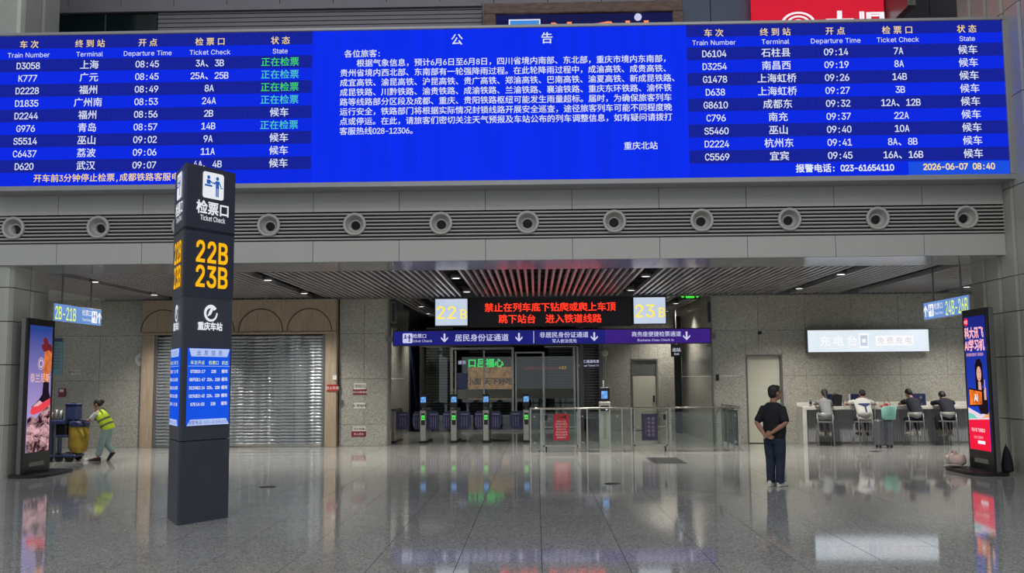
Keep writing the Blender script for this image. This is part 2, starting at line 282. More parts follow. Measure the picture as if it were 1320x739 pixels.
# outlines of the plain sans-serif latin letters and digits: points (x y, thousandths) and triangles
INTER = {
    '0': ('227 -7 174 1 130 24 95 62 69 113 53 178 48 254 53 330 69 395 95 447 130 484 174 508 227 516 279 508 323 484 358 447 384 395 400 330 405 254 400 178 384 113 359 62 323 24 279 1 227 50 261 56 290 74 313 103 330 144 340 194 344 254 340 314 330 365 313 405 290 435 261 453 227 460 192 453 163 435 140 405 123 365 113 314 109 254 113 194 123 144 140 103 163 74 192 56', '5 4 44 44 43 5 6 5 43 43 42 6 42 41 6 7 6 41 41 40 7 8 7 40 0 24 1 47 1 24 1 47 2 46 2 47 10 38 37 37 11 10 2 46 3 46 45 3 4 3 45 44 4 45 8 40 39 9 8 39 39 38 9 38 10 9 35 13 36 12 36 13 25 23 22 22 26 25 34 14 35 13 35 14 20 19 28 29 28 19 19 18 29 30 29 18 31 30 18 18 17 31 32 31 17 17 16 32 26 22 21 27 26 21 21 20 27 20 28 27 32 16 33 16 15 33 34 33 15 14 34 15 24 0 23 23 25 24 11 37 36 36 12 11'),
    '1': ('76 0 76 55 391 55 391 0 276 509 276 0 212 0 212 448 209 448 86 358 86 427 198 509 276 55 212 55', '11 10 8 8 10 9 3 2 5 13 12 7 1 0 6 11 8 7 7 4 11 12 13 6 4 7 12 5 2 12 6 5 12 1 6 13'),
    '2': ('64 0 64 47 234 229 261 257 282 282 299 305 311 327 318 348 320 371 317 397 308 419 293 436 273 449 250 457 224 460 196 457 172 447 153 433 139 413 130 390 127 362 66 362 71 405 86 442 111 473 143 496 182 511 225 516 268 511 306 497 337 474 361 445 376 411 381 372 378 345 371 318 357 290 336 259 306 223 267 180 153 60 153 57 389 57 389 0', '1 0 41 20 19 21 22 21 19 19 18 22 23 22 18 18 24 23 26 16 15 27 14 13 39 2 40 14 27 15 26 15 27 1 41 40 40 2 1 24 18 17 25 24 17 17 16 25 16 26 25 12 11 29 28 12 29 34 33 8 33 32 8 4 38 37 5 4 37 37 36 5 6 5 36 36 35 6 7 6 35 35 34 7 34 8 7 8 32 9 32 31 9 10 9 31 31 30 10 11 10 30 29 11 30 41 0 43 43 42 41 2 39 38 3 2 38 38 4 3 12 28 13 27 13 28'),
    '3': ('218 -7 173 -3 133 10 98 30 70 57 52 91 44 132 109 132 115 107 126 87 144 71 165 59 191 52 219 50 248 53 275 61 297 74 315 93 325 116 329 145 326 172 316 196 299 217 275 234 242 244 201 248 157 248 157 299 288 448 288 452 70 452 70 509 372 509 372 461 211 278 211 289 264 288 308 276 344 253 371 222 387 186 393 145 387 103 370 66 344 36 309 12 266 -2 221 289', '2 10 3 10 9 3 3 9 4 9 8 4 5 4 8 8 7 5 6 5 7 1 12 11 14 13 0 12 1 0 0 13 12 24 34 25 26 25 34 27 26 34 34 35 27 1 11 2 10 2 11 15 46 45 45 16 15 22 37 23 36 23 37 18 43 42 19 18 42 42 41 19 41 40 19 20 19 40 40 39 20 16 45 44 17 16 44 44 43 17 43 18 17 20 39 21 39 38 21 22 21 38 37 22 38 33 28 35 29 28 33 33 32 29 14 0 46 46 15 14 23 36 24 34 24 36 27 35 28 31 30 29 29 32 31 34 36 47 35 34 47 33 35 47'),
    '4': ('40 105 40 158 247 509 311 509 109 166 109 163 413 163 413 105 282 0 282 121 282 146 282 318 343 318 343 0 282 105 282 163 343 163 343 105', '1 0 5 1 5 4 4 2 1 5 0 9 5 9 10 16 15 10 2 4 3 15 16 11 8 13 14 9 0 14 5 10 15 12 11 16 7 6 16 17 7 16 14 17 9 17 16 10 10 9 17 17 14 13'),
    '5': ('221 -7 178 -2 140 11 108 32 83 60 66 93 60 130 122 130 127 108 138 89 154 73 173 60 196 52 221 50 250 53 276 64 298 82 314 104 324 131 328 162 324 193 314 221 297 244 275 262 248 273 218 277 192 275 167 268 145 258 128 246 67 253 96 509 366 509 366 452 151 452 134 301 136 301 155 315 178 325 203 331 229 334 263 330 294 321 321 306 345 285 364 260 379 231 388 199 391 163 385 117 369 76 343 41 309 15 268 -1', '4 3 9 9 8 4 5 4 8 8 7 5 6 5 7 29 35 30 31 30 35 12 1 0 0 13 12 25 39 26 1 12 11 37 27 26 38 37 26 26 39 38 1 11 2 11 10 2 3 2 10 9 3 10 35 29 28 36 35 28 28 27 36 27 37 36 31 35 34 40 24 41 52 16 15 52 15 53 14 53 15 24 23 42 41 24 42 50 49 18 19 18 49 49 48 19 48 47 19 20 19 47 47 46 20 16 52 51 17 16 51 51 50 17 50 18 17 20 46 21 46 45 21 22 21 45 45 44 22 44 43 22 23 22 43 42 23 43 53 14 0 13 0 14 24 40 25 39 25 40 33 32 34 31 34 32'),
    '6': ('226 -7 182 -1 142 15 109 40 84 74 69 115 64 162 68 199 80 239 102 285 137 340 252 509 322 509 151 261 145 261 154 275 165 288 179 299 196 307 214 312 235 314 278 309 316 295 346 271 370 240 384 201 389 157 384 112 368 73 343 39 310 14 271 -2 226 48 254 52 279 63 299 79 314 101 324 128 327 157 324 187 314 213 299 235 279 251 254 262 226 265 198 262 174 252 153 235 138 214 128 188 125 158 128 128 138 102 153 79 174 63 198 52 174 295', '4 3 52 52 51 4 5 4 51 51 50 5 6 5 50 50 49 6 7 6 49 8 7 49 49 48 8 13 14 47 14 13 15 45 18 17 1 55 54 13 47 46 1 54 2 54 53 2 3 2 53 52 3 53 47 14 48 8 48 14 9 8 14 14 15 9 10 9 15 15 16 10 32 0 33 43 20 44 34 31 30 30 35 34 33 0 31 31 34 33 42 21 43 20 43 21 29 28 36 28 27 36 37 36 27 27 26 37 38 37 26 39 38 26 26 25 39 25 24 39 40 39 24 24 23 40 35 30 29 29 36 35 40 23 41 23 22 41 42 41 22 21 42 22 10 16 11 55 1 0 0 32 55 18 45 44 19 18 44 44 20 19 46 45 17 56 13 17 13 46 17 16 15 13 13 56 16 12 11 16 12 16 56'),
    '7': ('97 0 323 448 323 452 62 452 62 509 391 509 391 449 165 0', '0 7 1 2 1 6 6 5 2 6 1 7 4 3 2 2 5 4'),
    '8': ('226 -7 178 -2 136 11 101 33 74 62 57 96 52 135 55 166 65 195 81 220 101 241 125 256 153 265 153 267 119 282 93 308 76 342 70 380 75 417 90 450 114 477 146 498 184 511 226 516 269 511 306 498 337 477 361 450 377 417 382 380 376 342 359 308 333 282 300 267 300 265 327 256 351 241 372 220 387 195 397 166 401 135 395 96 378 62 352 33 317 11 275 -2 226 49 258 52 285 60 307 74 323 91 333 113 337 139 333 165 322 189 305 208 283 223 256 232 226 235 196 232 169 223 147 208 130 189 119 165 115 139 119 113 129 91 145 74 167 60 195 52 226 290 252 292 274 300 293 313 307 330 316 351 319 376 316 399 308 420 294 437 275 449 252 457 226 460 200 457 177 449 159 437 145 420 136 399 133 376 136 351 145 330 159 313 178 300 201 292', '3 66 4 66 65 4 5 4 65 6 5 65 65 64 6 7 6 64 64 63 7 8 7 63 63 62 8 9 8 62 62 10 9 17 16 88 93 59 58 69 1 0 0 46 69 22 84 83 1 69 68 60 59 12 59 93 12 13 12 93 93 92 13 91 13 92 21 85 84 84 22 21 1 68 2 68 67 2 3 2 67 66 3 67 10 62 61 11 10 61 61 60 11 60 12 11 13 91 14 91 90 14 15 14 90 90 89 15 16 15 89 88 16 89 17 88 87 18 17 87 19 18 87 87 86 19 20 19 86 86 85 20 85 21 20 81 23 82 80 24 81 23 81 24 47 45 48 56 34 57 71 57 34 34 33 71 72 71 33 33 73 72 79 25 80 24 80 25 43 42 50 51 50 42 42 41 51 41 40 51 52 51 40 40 39 52 53 52 39 39 38 53 54 53 38 38 37 54 36 54 37 30 29 76 77 76 29 29 28 77 28 27 77 48 45 44 49 48 44 44 43 49 43 50 49 54 36 55 36 35 55 56 55 35 34 56 35 73 33 32 74 73 32 32 31 74 75 74 31 31 30 75 30 76 75 77 27 78 27 26 78 79 78 26 25 79 26 45 47 0 46 0 47 57 71 58 71 70 58 93 58 70 82 23 83 22 83 23'),
    '9': ('226 516 271 510 310 494 343 468 368 434 384 393 389 347 385 309 373 270 350 224 315 168 200 0 130 0 301 248 307 248 299 234 287 221 273 210 257 202 238 196 218 195 175 199 137 214 106 237 83 269 68 307 64 352 69 397 85 436 110 469 143 494 182 510 226 460 199 457 174 446 154 429 138 407 129 381 125 352 129 322 138 295 154 274 174 257 199 247 226 243 254 247 279 257 299 273 314 295 324 321 327 350 324 381 314 407 299 429 279 446 254 457 278 214', '24 23 40 40 39 24 25 24 39 26 25 39 39 38 26 38 37 26 27 26 37 37 36 27 28 27 36 29 28 36 30 35 34 34 31 30 20 44 43 32 0 33 20 43 21 42 21 43 31 34 33 33 0 31 10 16 11 21 42 22 42 41 22 23 22 41 40 23 41 29 36 35 35 30 29 18 17 45 13 14 47 14 13 15 13 47 46 1 55 54 49 48 8 8 7 49 7 6 49 50 49 6 6 5 50 51 50 5 5 4 51 52 51 4 4 3 52 15 16 10 10 9 15 14 15 9 9 8 14 8 48 14 47 14 48 52 3 53 3 2 53 54 53 2 1 54 2 44 20 19 19 18 44 18 45 44 0 32 55 55 1 0 45 17 46 56 13 17 13 46 17 16 15 13 13 56 16 12 11 16 12 16 56'),
    'A': ('16 0 201 509 276 509 463 0 395 0 287 302 276 334 264 372 250 420 232 478 245 478 228 419 213 371 201 333 191 302 85 0 110 142 110 199 370 199 370 142 239 456 154 199 324 199 344 142 135 142', '0 15 16 16 17 0 1 13 12 12 11 1 11 9 1 17 14 13 13 1 17 0 17 1 2 7 6 7 2 8 10 8 2 4 3 19 3 18 19 5 18 6 2 6 18 18 3 2 24 21 16 9 11 20 9 20 10 1 9 10 10 2 1 22 23 19 8 10 20 21 24 22 14 17 21 17 16 21 18 5 22 19 18 22 4 19 23 23 22 24 16 15 24'),
    'B': ('60 0 60 509 241 509 289 504 329 491 359 469 381 442 394 410 398 374 395 344 387 320 373 301 356 286 336 275 315 267 315 262 339 257 363 245 385 227 402 203 414 173 418 136 413 100 400 67 377 39 344 18 301 4 247 0 125 57 245 57 296 63 330 80 349 105 355 137 352 161 342 184 327 203 306 218 279 228 248 231 125 231 125 285 238 285 265 288 288 296 308 309 323 326 333 348 336 372 330 403 313 429 283 446 240 452 125 452', '0 28 40 1 0 40 40 41 1 41 53 1 39 43 42 28 0 27 27 29 28 39 42 40 41 40 42 52 2 53 1 53 2 38 37 15 14 45 44 50 4 51 3 51 4 29 27 26 26 30 29 43 39 38 38 15 43 15 14 43 14 44 43 51 3 52 2 52 3 31 25 24 24 23 31 32 31 23 23 22 32 33 32 22 22 21 33 21 20 33 34 33 20 20 19 34 35 34 19 19 18 35 11 10 47 10 9 47 48 47 9 9 8 48 8 7 48 49 48 7 7 6 49 30 26 25 25 31 30 35 18 36 18 17 36 17 16 36 37 36 16 15 37 16 45 14 13 46 45 13 13 12 46 12 11 46 11 47 46 49 6 50 6 5 50 4 50 5'),
    'C': ('267 -7 205 1 150 25 104 63 70 115 48 179 40 254 48 329 70 393 104 445 150 484 205 508 267 516 305 513 340 504 373 490 402 471 427 447 448 418 463 385 473 348 408 348 401 373 389 395 375 413 357 428 337 440 315 449 292 454 267 456 223 450 184 432 150 403 125 364 109 314 103 254 109 194 125 145 151 105 184 76 223 59 267 53 292 55 315 60 337 69 357 81 375 96 389 114 401 136 408 160 473 160 463 124 448 91 428 62 402 38 373 19 341 5 305 -4', '5 4 37 37 36 5 6 5 36 35 6 36 6 35 34 7 6 34 34 33 7 8 7 33 30 11 31 40 0 41 28 13 12 41 0 42 28 12 29 0 40 1 39 1 40 29 12 30 11 30 12 1 39 2 39 38 2 3 2 38 4 3 38 37 4 38 8 33 32 9 8 32 32 31 9 10 9 31 31 11 10 43 57 56 56 44 43 26 14 27 44 56 55 55 45 44 25 15 26 14 26 15 52 51 48 49 48 51 51 50 49 20 19 21 22 21 19 19 18 22 23 22 18 18 17 23 45 55 54 46 45 54 54 53 46 47 46 53 53 52 47 52 48 47 23 17 24 17 16 24 25 24 16 15 25 16 42 0 57 57 43 42 13 28 27 27 14 13'),
    'D': ('219 0 96 0 96 57 215 57 272 63 318 81 354 110 379 149 394 198 399 255 394 312 379 361 354 399 320 428 275 446 221 452 93 452 93 509 225 509 294 501 353 478 399 441 433 391 455 329 462 255 455 181 433 119 398 68 351 31 291 8 125 509 125 0 60 0 60 509 125 452 125 57', '33 32 16 16 17 33 2 1 31 1 2 32 16 32 2 17 16 30 29 5 4 29 4 0 3 0 4 18 15 14 14 19 18 0 3 31 2 31 35 16 2 34 30 16 34 15 18 30 20 13 12 10 9 24 24 23 10 6 28 27 27 26 6 7 6 26 26 25 7 8 7 25 25 24 8 24 9 8 10 23 11 23 22 11 12 11 22 22 21 12 20 12 21 5 29 28 28 6 5 19 14 13 13 20 19 15 30 34 2 35 34 31 3 35'),
    'E': ('60 0 60 509 372 509 372 452 125 452 125 286 355 286 355 229 125 229 125 57 375 57 375 0', '0 9 8 1 0 8 8 5 1 5 4 1 9 0 11 11 10 9 5 8 7 7 6 5 3 2 4 1 4 2'),
    'F': ('60 0 60 509 369 509 369 452 125 452 125 278 346 278 346 221 125 221 125 0', '9 8 0 8 5 0 1 0 5 3 2 4 5 8 7 7 6 5 1 5 4 4 2 1'),
    'G': ('269 -7 205 1 149 25 104 64 69 116 47 179 40 254 47 329 69 393 103 445 149 484 203 508 265 516 304 513 340 504 374 489 403 469 429 445 449 416 465 384 474 349 408 349 399 372 387 393 373 411 356 427 337 439 315 448 291 454 265 456 222 450 183 432 150 404 125 364 109 314 103 254 109 194 125 145 151 105 184 76 224 59 269 53 309 57 345 71 374 93 396 123 410 160 415 202 434 199 283 199 283 256 478 256 478 200 471 141 451 91 419 50 377 19 326 0 414 199', '5 4 37 37 36 5 6 5 36 35 6 36 6 35 34 7 6 34 34 33 7 8 7 33 30 11 31 40 0 41 12 29 28 0 40 1 39 1 40 29 12 30 11 30 12 1 39 2 39 38 2 3 2 38 4 3 38 37 4 38 8 33 32 9 8 32 10 9 32 32 31 10 31 11 10 57 43 42 26 14 27 13 27 14 43 57 56 56 44 43 25 15 26 14 26 15 53 52 48 52 51 48 53 48 46 47 58 48 48 51 47 20 19 21 22 21 19 19 18 22 44 56 55 55 54 44 45 44 54 54 53 45 53 46 45 22 18 23 18 17 23 24 23 17 17 16 24 25 24 16 15 25 16 57 42 0 41 0 42 58 47 49 50 49 47 47 51 50 27 13 28 12 28 13 46 48 58'),
    'H': ('60 0 60 509 125 509 125 289 392 289 392 509 457 509 457 0 392 0 392 232 125 232 125 0', '0 11 10 1 0 10 10 3 1 3 2 1 9 8 7 7 6 9 4 9 6 6 5 4 3 10 9 9 4 3'),
    'K': ('104 145 104 216 122 239 139 261 157 282 174 303 193 324 212 344 364 509 448 509 231 276 228 276 60 0 60 509 125 509 125 334 124 225 125 193 125 0 372 0 188 259 228 309 449 0 124 242 125 167 198 245 243 288', '0 1 12 13 12 1 0 12 18 1 0 17 17 16 1 2 1 16 2 16 23 2 23 15 1 2 15 13 1 15 15 14 13 5 4 20 20 11 21 19 22 10 10 22 26 21 10 26 8 21 9 10 21 11 6 5 21 7 6 21 21 8 7 16 17 20 3 16 20 20 4 3 0 18 24 17 0 24 16 3 23 11 20 25 10 11 25 19 10 25 17 24 25 20 17 25 5 20 21 9 21 26'),
    'M': ('60 0 60 509 152 509 277 187 282 174 287 159 293 141 299 123 305 103 311 84 317 65 322 49 307 49 312 65 318 83 324 102 330 121 336 140 342 158 348 174 352 187 476 509 568 509 568 0 504 0 504 291 504 308 504 327 505 347 505 369 506 391 506 413 507 435 507 457 513 457 505 433 498 409 490 386 482 363 474 341 467 322 461 305 456 291 342 0 286 0 170 291 165 304 159 321 152 340 145 361 137 384 129 408 121 432 112 457 119 457 119 437 120 416 120 394 121 372 121 350 122 328 122 309 122 291 122 0 315 73 507 437 119 436', '55 53 66 57 56 1 53 1 56 54 53 55 55 52 54 63 62 0 1 0 62 62 61 1 61 60 1 60 59 1 59 58 1 57 1 58 13 9 12 8 12 9 12 8 44 49 2 50 51 50 2 52 51 2 54 52 2 53 54 2 1 53 2 14 10 11 11 15 14 31 30 22 22 34 31 32 31 34 34 33 65 65 33 35 25 24 23 23 22 25 26 25 22 27 26 22 28 27 22 29 28 22 22 30 29 20 19 42 21 38 37 37 36 21 36 35 21 35 33 21 33 34 21 34 22 21 12 44 43 43 11 12 13 12 11 11 10 13 13 10 64 42 41 20 2 49 48 46 45 3 3 2 48 48 47 3 47 46 3 10 14 64 9 13 64 38 21 39 21 20 39 40 39 20 41 40 20 32 34 65 15 11 43 43 42 18 19 18 42 18 17 43 17 16 43 16 15 43 4 3 45 45 44 5 6 5 44 7 6 44 8 7 44 5 4 45 53 56 66 52 55 66'),
    'N': ('60 0 60 509 136 509 343 183 352 169 363 151 375 130 388 107 401 82 414 55 405 54 402 81 401 108 400 134 399 157 399 178 399 195 399 509 463 509 463 0 387 0 202 290 190 310 177 331 164 354 148 381 130 413 108 452 119 454 121 417 122 384 123 354 124 328 125 307 125 291 125 0 403 78 120 430', '33 32 1 32 31 1 31 30 1 27 1 30 30 29 27 2 26 25 35 34 0 1 0 34 33 1 34 28 27 37 26 2 28 27 28 2 1 27 2 20 7 6 10 9 36 11 9 12 9 19 12 13 12 19 14 13 19 19 9 20 9 10 20 7 20 10 10 8 7 14 19 15 16 15 19 19 18 16 17 16 18 6 5 20 25 24 2 22 21 3 3 2 22 23 22 2 24 23 2 9 11 36 8 10 36 3 21 20 4 3 20 5 4 20 27 29 37 26 28 37'),
    'S': ('224 -9 172 -4 128 9 91 31 64 60 46 96 38 137 104 137 110 110 123 88 142 71 166 59 194 52 224 49 257 52 286 60 311 74 329 92 341 114 346 139 342 161 332 179 316 193 296 205 272 214 245 222 184 239 128 260 86 289 60 326 52 372 58 413 75 448 102 476 138 498 180 511 227 516 275 511 316 498 351 476 377 449 394 415 401 378 337 378 326 412 302 437 267 453 225 459 194 456 167 448 145 435 129 418 118 398 115 376 119 352 131 334 148 319 169 308 191 300 212 293 264 279 287 272 312 264 336 252 359 238 379 220 395 198 405 171 408 139 403 99 386 64 360 34 323 11 278 -4', '4 3 9 9 8 4 5 4 8 8 7 5 6 5 7 30 29 54 54 53 30 31 30 53 53 52 31 32 31 52 50 49 34 12 1 0 0 13 12 58 26 59 1 12 11 26 58 57 48 35 49 34 49 35 1 11 2 11 10 2 3 2 10 9 3 10 26 57 27 57 56 27 28 27 56 56 55 28 29 28 55 54 29 55 32 52 51 33 32 51 51 50 33 50 34 33 73 15 14 60 25 24 15 73 72 72 16 15 23 62 24 62 61 24 60 24 61 45 38 46 37 46 38 71 70 17 18 17 70 70 69 18 19 18 69 69 68 19 68 67 19 20 19 67 67 66 20 21 20 66 66 65 21 64 21 65 42 41 43 16 72 71 71 17 16 21 64 22 64 63 22 23 22 63 62 23 63 43 41 44 41 40 44 40 39 44 45 44 39 38 45 39 73 14 0 13 0 14 59 26 25 25 60 59 46 37 47 37 36 47 48 47 36 35 48 36'),
    'T': ('32 452 32 509 417 509 417 452 257 452 257 0 193 0 193 452', '1 0 7 3 2 4 7 6 5 5 4 7 4 2 7 1 7 2'),
    'a': ('160 -9 126 -5 94 5 68 22 48 45 35 73 30 108 34 138 43 161 58 179 78 193 100 203 125 211 152 216 178 220 209 224 234 227 252 230 265 235 273 243 276 255 276 257 273 279 267 297 256 311 240 322 220 329 196 331 171 329 149 322 132 313 118 301 107 288 100 274 41 291 57 322 79 346 104 364 133 375 163 382 194 384 215 383 239 379 263 372 286 360 306 343 322 320 333 290 337 251 337 0 277 0 277 52 272 52 264 38 252 25 236 12 215 1 190 -6 170 45 202 49 228 59 248 74 263 93 272 115 276 138 276 190 270 186 259 182 246 179 231 176 216 173 200 171 186 169 175 168 154 164 134 159 117 150 103 139 95 124 92 105 94 87 102 72 114 61 130 52 149 47', '4 3 81 81 80 4 5 4 80 80 79 5 6 5 79 79 78 6 7 6 78 8 7 78 78 77 8 9 8 77 10 9 77 35 34 33 33 32 35 84 83 1 72 14 73 57 58 0 13 74 73 73 14 13 84 1 0 0 58 84 12 75 74 74 13 12 29 28 38 28 39 38 1 83 2 83 82 2 3 2 82 81 3 82 10 77 76 11 10 76 76 75 11 75 12 11 35 32 31 36 35 31 31 30 36 37 36 30 30 29 37 29 38 37 15 71 70 26 41 27 40 27 41 16 69 68 68 67 16 67 17 16 59 56 55 60 59 55 55 54 60 15 70 69 69 16 15 25 42 26 41 26 42 51 50 49 21 20 48 48 47 21 62 52 51 63 62 51 51 49 63 64 63 49 49 48 64 48 65 64 19 18 65 65 48 19 48 20 19 21 47 22 47 46 22 23 22 46 46 45 23 60 54 53 61 60 53 53 52 61 52 62 61 17 67 66 66 65 17 65 18 17 23 45 24 45 44 24 25 24 44 44 43 25 42 25 43 56 59 57 58 57 59 14 72 71 71 15 14 27 40 28 39 28 40'),
    'b': ('229 -8 198 -5 172 4 153 17 138 31 127 46 118 59 112 59 112 0 53 0 53 509 114 509 114 319 118 319 127 331 137 346 152 360 171 373 197 381 229 384 274 378 313 361 345 332 370 293 385 245 390 189 385 133 370 84 346 45 313 16 274 -2 220 47 253 51 279 66 301 88 316 117 325 151 328 189 325 227 316 261 301 290 280 311 253 325 220 330 188 325 161 312 140 291 125 263 116 229 113 189 116 150 125 115 140 86 162 65 188 51', '9 8 7 51 50 7 9 7 50 49 9 50 9 49 48 10 9 48 12 10 48 48 47 12 2 54 3 53 3 54 3 53 4 5 4 53 15 14 45 16 15 45 45 44 16 44 17 16 5 53 6 53 52 6 7 6 52 51 7 52 12 47 46 13 12 46 46 45 13 45 14 13 10 12 11 31 1 0 0 32 31 43 19 18 20 42 41 32 0 30 30 33 32 19 43 42 42 20 19 27 26 35 36 35 26 26 25 36 37 36 25 38 37 25 25 24 38 39 38 24 24 23 39 33 30 29 29 28 33 34 33 28 28 27 34 27 35 34 39 23 40 23 22 40 41 40 22 22 21 41 20 41 21 54 2 1 1 31 54 43 18 44 17 44 18'),
    'c': ('207 -8 159 -2 117 16 82 46 56 85 40 133 34 187 40 243 56 291 82 330 117 360 159 378 207 384 234 383 260 377 284 368 305 356 324 341 340 322 353 301 362 277 303 262 298 276 290 289 281 301 270 311 257 319 242 325 226 329 207 330 173 325 145 310 124 287 108 258 99 224 96 187 99 151 108 117 124 89 145 66 173 51 207 46 226 48 243 52 258 58 271 66 282 76 292 89 299 102 304 117 363 102 354 78 341 56 325 37 306 21 285 9 261 -1 235 -6', '5 4 37 37 36 5 6 5 36 36 35 6 35 34 6 7 6 34 34 33 7 8 7 33 12 28 13 41 0 42 28 12 29 0 41 1 40 1 41 30 29 11 29 12 11 1 40 2 40 39 2 3 2 39 39 38 3 4 3 38 37 4 38 8 33 32 9 8 32 32 31 9 10 9 31 31 30 10 30 11 10 43 57 56 56 44 43 26 14 27 44 56 55 55 45 44 25 15 26 14 26 15 53 52 47 48 47 52 52 51 48 49 48 51 51 50 49 20 19 21 22 21 19 19 18 22 45 55 54 46 45 54 54 53 46 53 47 46 22 18 23 18 17 23 24 23 17 17 16 24 25 24 16 15 25 16 42 0 57 57 43 42 13 28 27 27 14 13'),
    'd': ('195 -8 151 -2 111 16 79 45 55 84 39 133 34 189 39 245 55 293 79 332 112 361 151 378 196 384 228 381 253 373 272 360 287 346 298 331 306 319 311 319 311 509 372 509 372 0 313 0 313 59 307 59 298 46 287 31 272 17 252 4 227 -5 205 47 236 51 263 65 284 86 299 115 309 150 312 189 309 229 300 263 284 291 263 312 237 325 205 330 172 325 145 311 124 290 108 261 99 227 96 189 99 151 109 117 124 88 145 66 172 51', '5 4 51 51 50 5 6 5 50 50 49 6 49 48 6 7 6 48 48 47 7 8 7 47 45 11 10 30 31 0 54 0 31 43 12 44 0 54 1 53 1 54 11 45 44 44 12 11 1 53 2 3 2 53 53 52 3 4 3 52 51 4 52 8 47 46 9 8 46 46 45 9 45 10 9 13 42 14 32 29 28 33 32 28 28 27 33 27 26 33 16 15 41 42 41 15 14 42 15 24 23 22 36 35 24 24 22 36 22 37 36 37 22 38 22 21 38 21 19 38 39 38 19 19 21 20 33 26 25 34 33 25 25 24 34 24 35 34 39 19 40 19 18 40 41 40 18 18 17 41 16 41 17 29 32 30 31 30 32 42 13 43 12 43 13'),
    'e': ('212 -8 161 -2 117 16 82 46 56 85 40 132 34 187 39 242 55 290 81 329 115 359 157 378 205 384 236 382 266 374 294 361 319 341 341 315 357 282 368 242 371 194 371 169 75 169 75 221 338 221 310 202 307 237 298 269 283 294 263 314 237 326 205 330 173 326 146 313 125 294 109 270 99 241 96 211 96 178 100 139 110 106 128 80 151 61 179 50 212 46 234 48 254 53 271 61 285 73 297 88 306 105 365 91 353 63 335 39 311 19 283 4 249 -5 308 221 97 221 97 169', '6 5 22 22 23 6 7 6 23 5 4 39 22 5 39 38 37 22 23 22 37 25 24 57 7 23 36 8 7 36 36 35 8 35 9 8 42 41 2 34 33 10 0 43 1 31 12 32 11 32 12 42 2 1 1 43 42 32 11 33 10 33 11 2 41 3 41 40 3 4 3 40 39 4 40 9 35 34 34 10 9 56 46 45 46 56 55 55 47 46 15 14 29 30 29 14 13 30 14 20 19 24 18 24 19 52 51 50 21 25 38 21 20 25 20 24 25 24 18 26 27 26 18 18 17 27 47 55 54 48 47 54 54 53 48 49 48 53 53 52 49 52 50 49 27 17 28 17 16 28 29 28 16 15 29 16 56 45 0 45 44 0 43 0 44 37 38 25 30 13 31 12 31 13 22 39 59 38 22 59 36 23 58 24 26 57 23 37 58 37 25 57 37 57 58 21 38 59'),
    'h': ('114 227 114 0 53 0 53 509 114 509 114 287 102 287 124 332 152 362 187 379 227 384 264 380 295 369 321 349 341 321 353 285 357 240 357 0 296 0 296 235 290 275 273 304 246 323 210 329 184 326 161 317 141 303 126 283 117 257 114 311', '3 2 6 1 0 2 6 2 0 25 24 8 26 25 7 25 8 7 6 0 28 5 6 28 28 27 5 27 26 5 26 7 5 3 6 4 9 23 10 10 23 22 22 11 10 19 18 17 17 16 19 19 16 20 16 15 20 15 14 20 21 20 14 14 13 21 13 12 21 22 21 12 11 22 12 23 9 24 8 24 9 5 7 29 6 5 29 4 6 29'),
    'i': ('53 0 53 379 114 379 114 0 84 443 67 446 54 455 44 468 41 483 44 499 54 512 67 521 84 524 100 521 114 512 123 499 126 483 123 468 114 455 100 446', '11 5 4 10 6 5 5 11 10 8 7 6 6 10 8 9 8 10 12 19 13 17 16 18 14 18 16 16 15 14 13 19 18 18 14 13 1 0 3 3 2 1 19 12 4 11 4 12'),
    'k': ('110 137 110 212 121 212 284 379 360 379 184 199 177 199 53 0 53 509 114 509 114 0 294 0 148 186 191 229 372 0 114 212 114 140 154 178 201 217', '1 15 9 0 7 10 7 0 1 8 7 1 1 9 8 5 13 6 11 14 5 13 5 18 4 3 13 1 0 16 12 6 13 13 3 2 5 14 18 0 10 16 6 12 17 12 2 15 15 16 12 15 1 16 5 6 17 11 5 17 12 16 17 2 12 13 4 13 18'),
    'l': ('139 -2 101 3 74 20 58 47 53 84 53 509 114 509 114 99 115 77 120 62 130 54 146 52 154 52 160 53 165 53 170 54 181 3 172 1 162 -1 151 -2', '10 9 1 2 1 9 3 2 9 9 8 3 4 3 8 8 7 4 5 4 7 7 6 5 11 0 19 19 12 11 17 16 14 16 15 14 12 19 18 13 12 18 18 17 13 17 14 13 10 1 0 0 11 10'),
    'm': ('53 0 53 379 112 379 112 295 108 295 118 323 132 346 151 363 172 376 195 384 219 386 257 380 287 361 309 331 321 295 312 295 322 321 337 343 357 361 381 375 407 383 437 386 468 383 497 372 522 354 541 328 553 296 557 255 557 0 496 0 496 254 490 289 473 313 447 326 419 330 395 328 374 320 358 307 345 290 338 270 335 247 335 0 274 0 274 260 269 288 253 311 229 326 199 330 178 328 158 320 140 307 126 289 117 266 114 238 114 0 112 308 317 307', '50 6 5 0 54 53 1 0 53 4 1 53 53 52 4 3 4 52 52 51 3 51 50 3 50 5 3 1 4 2 46 10 47 9 47 10 8 48 47 47 9 8 45 44 13 13 12 45 45 12 46 12 11 46 10 46 11 6 50 49 7 6 49 49 48 7 48 8 7 14 15 39 35 20 19 36 35 18 35 19 18 14 39 38 16 14 38 38 37 16 17 16 37 37 36 17 36 18 17 21 34 33 21 33 22 28 27 30 27 26 30 28 30 29 30 26 31 26 25 31 32 31 25 25 24 32 24 23 32 33 32 23 22 33 23 20 35 34 34 21 20 41 40 42 43 42 40 40 39 43 39 15 43 44 43 15 13 44 15 15 14 56 3 5 55 4 3 55 2 4 55 14 16 56 13 15 56'),
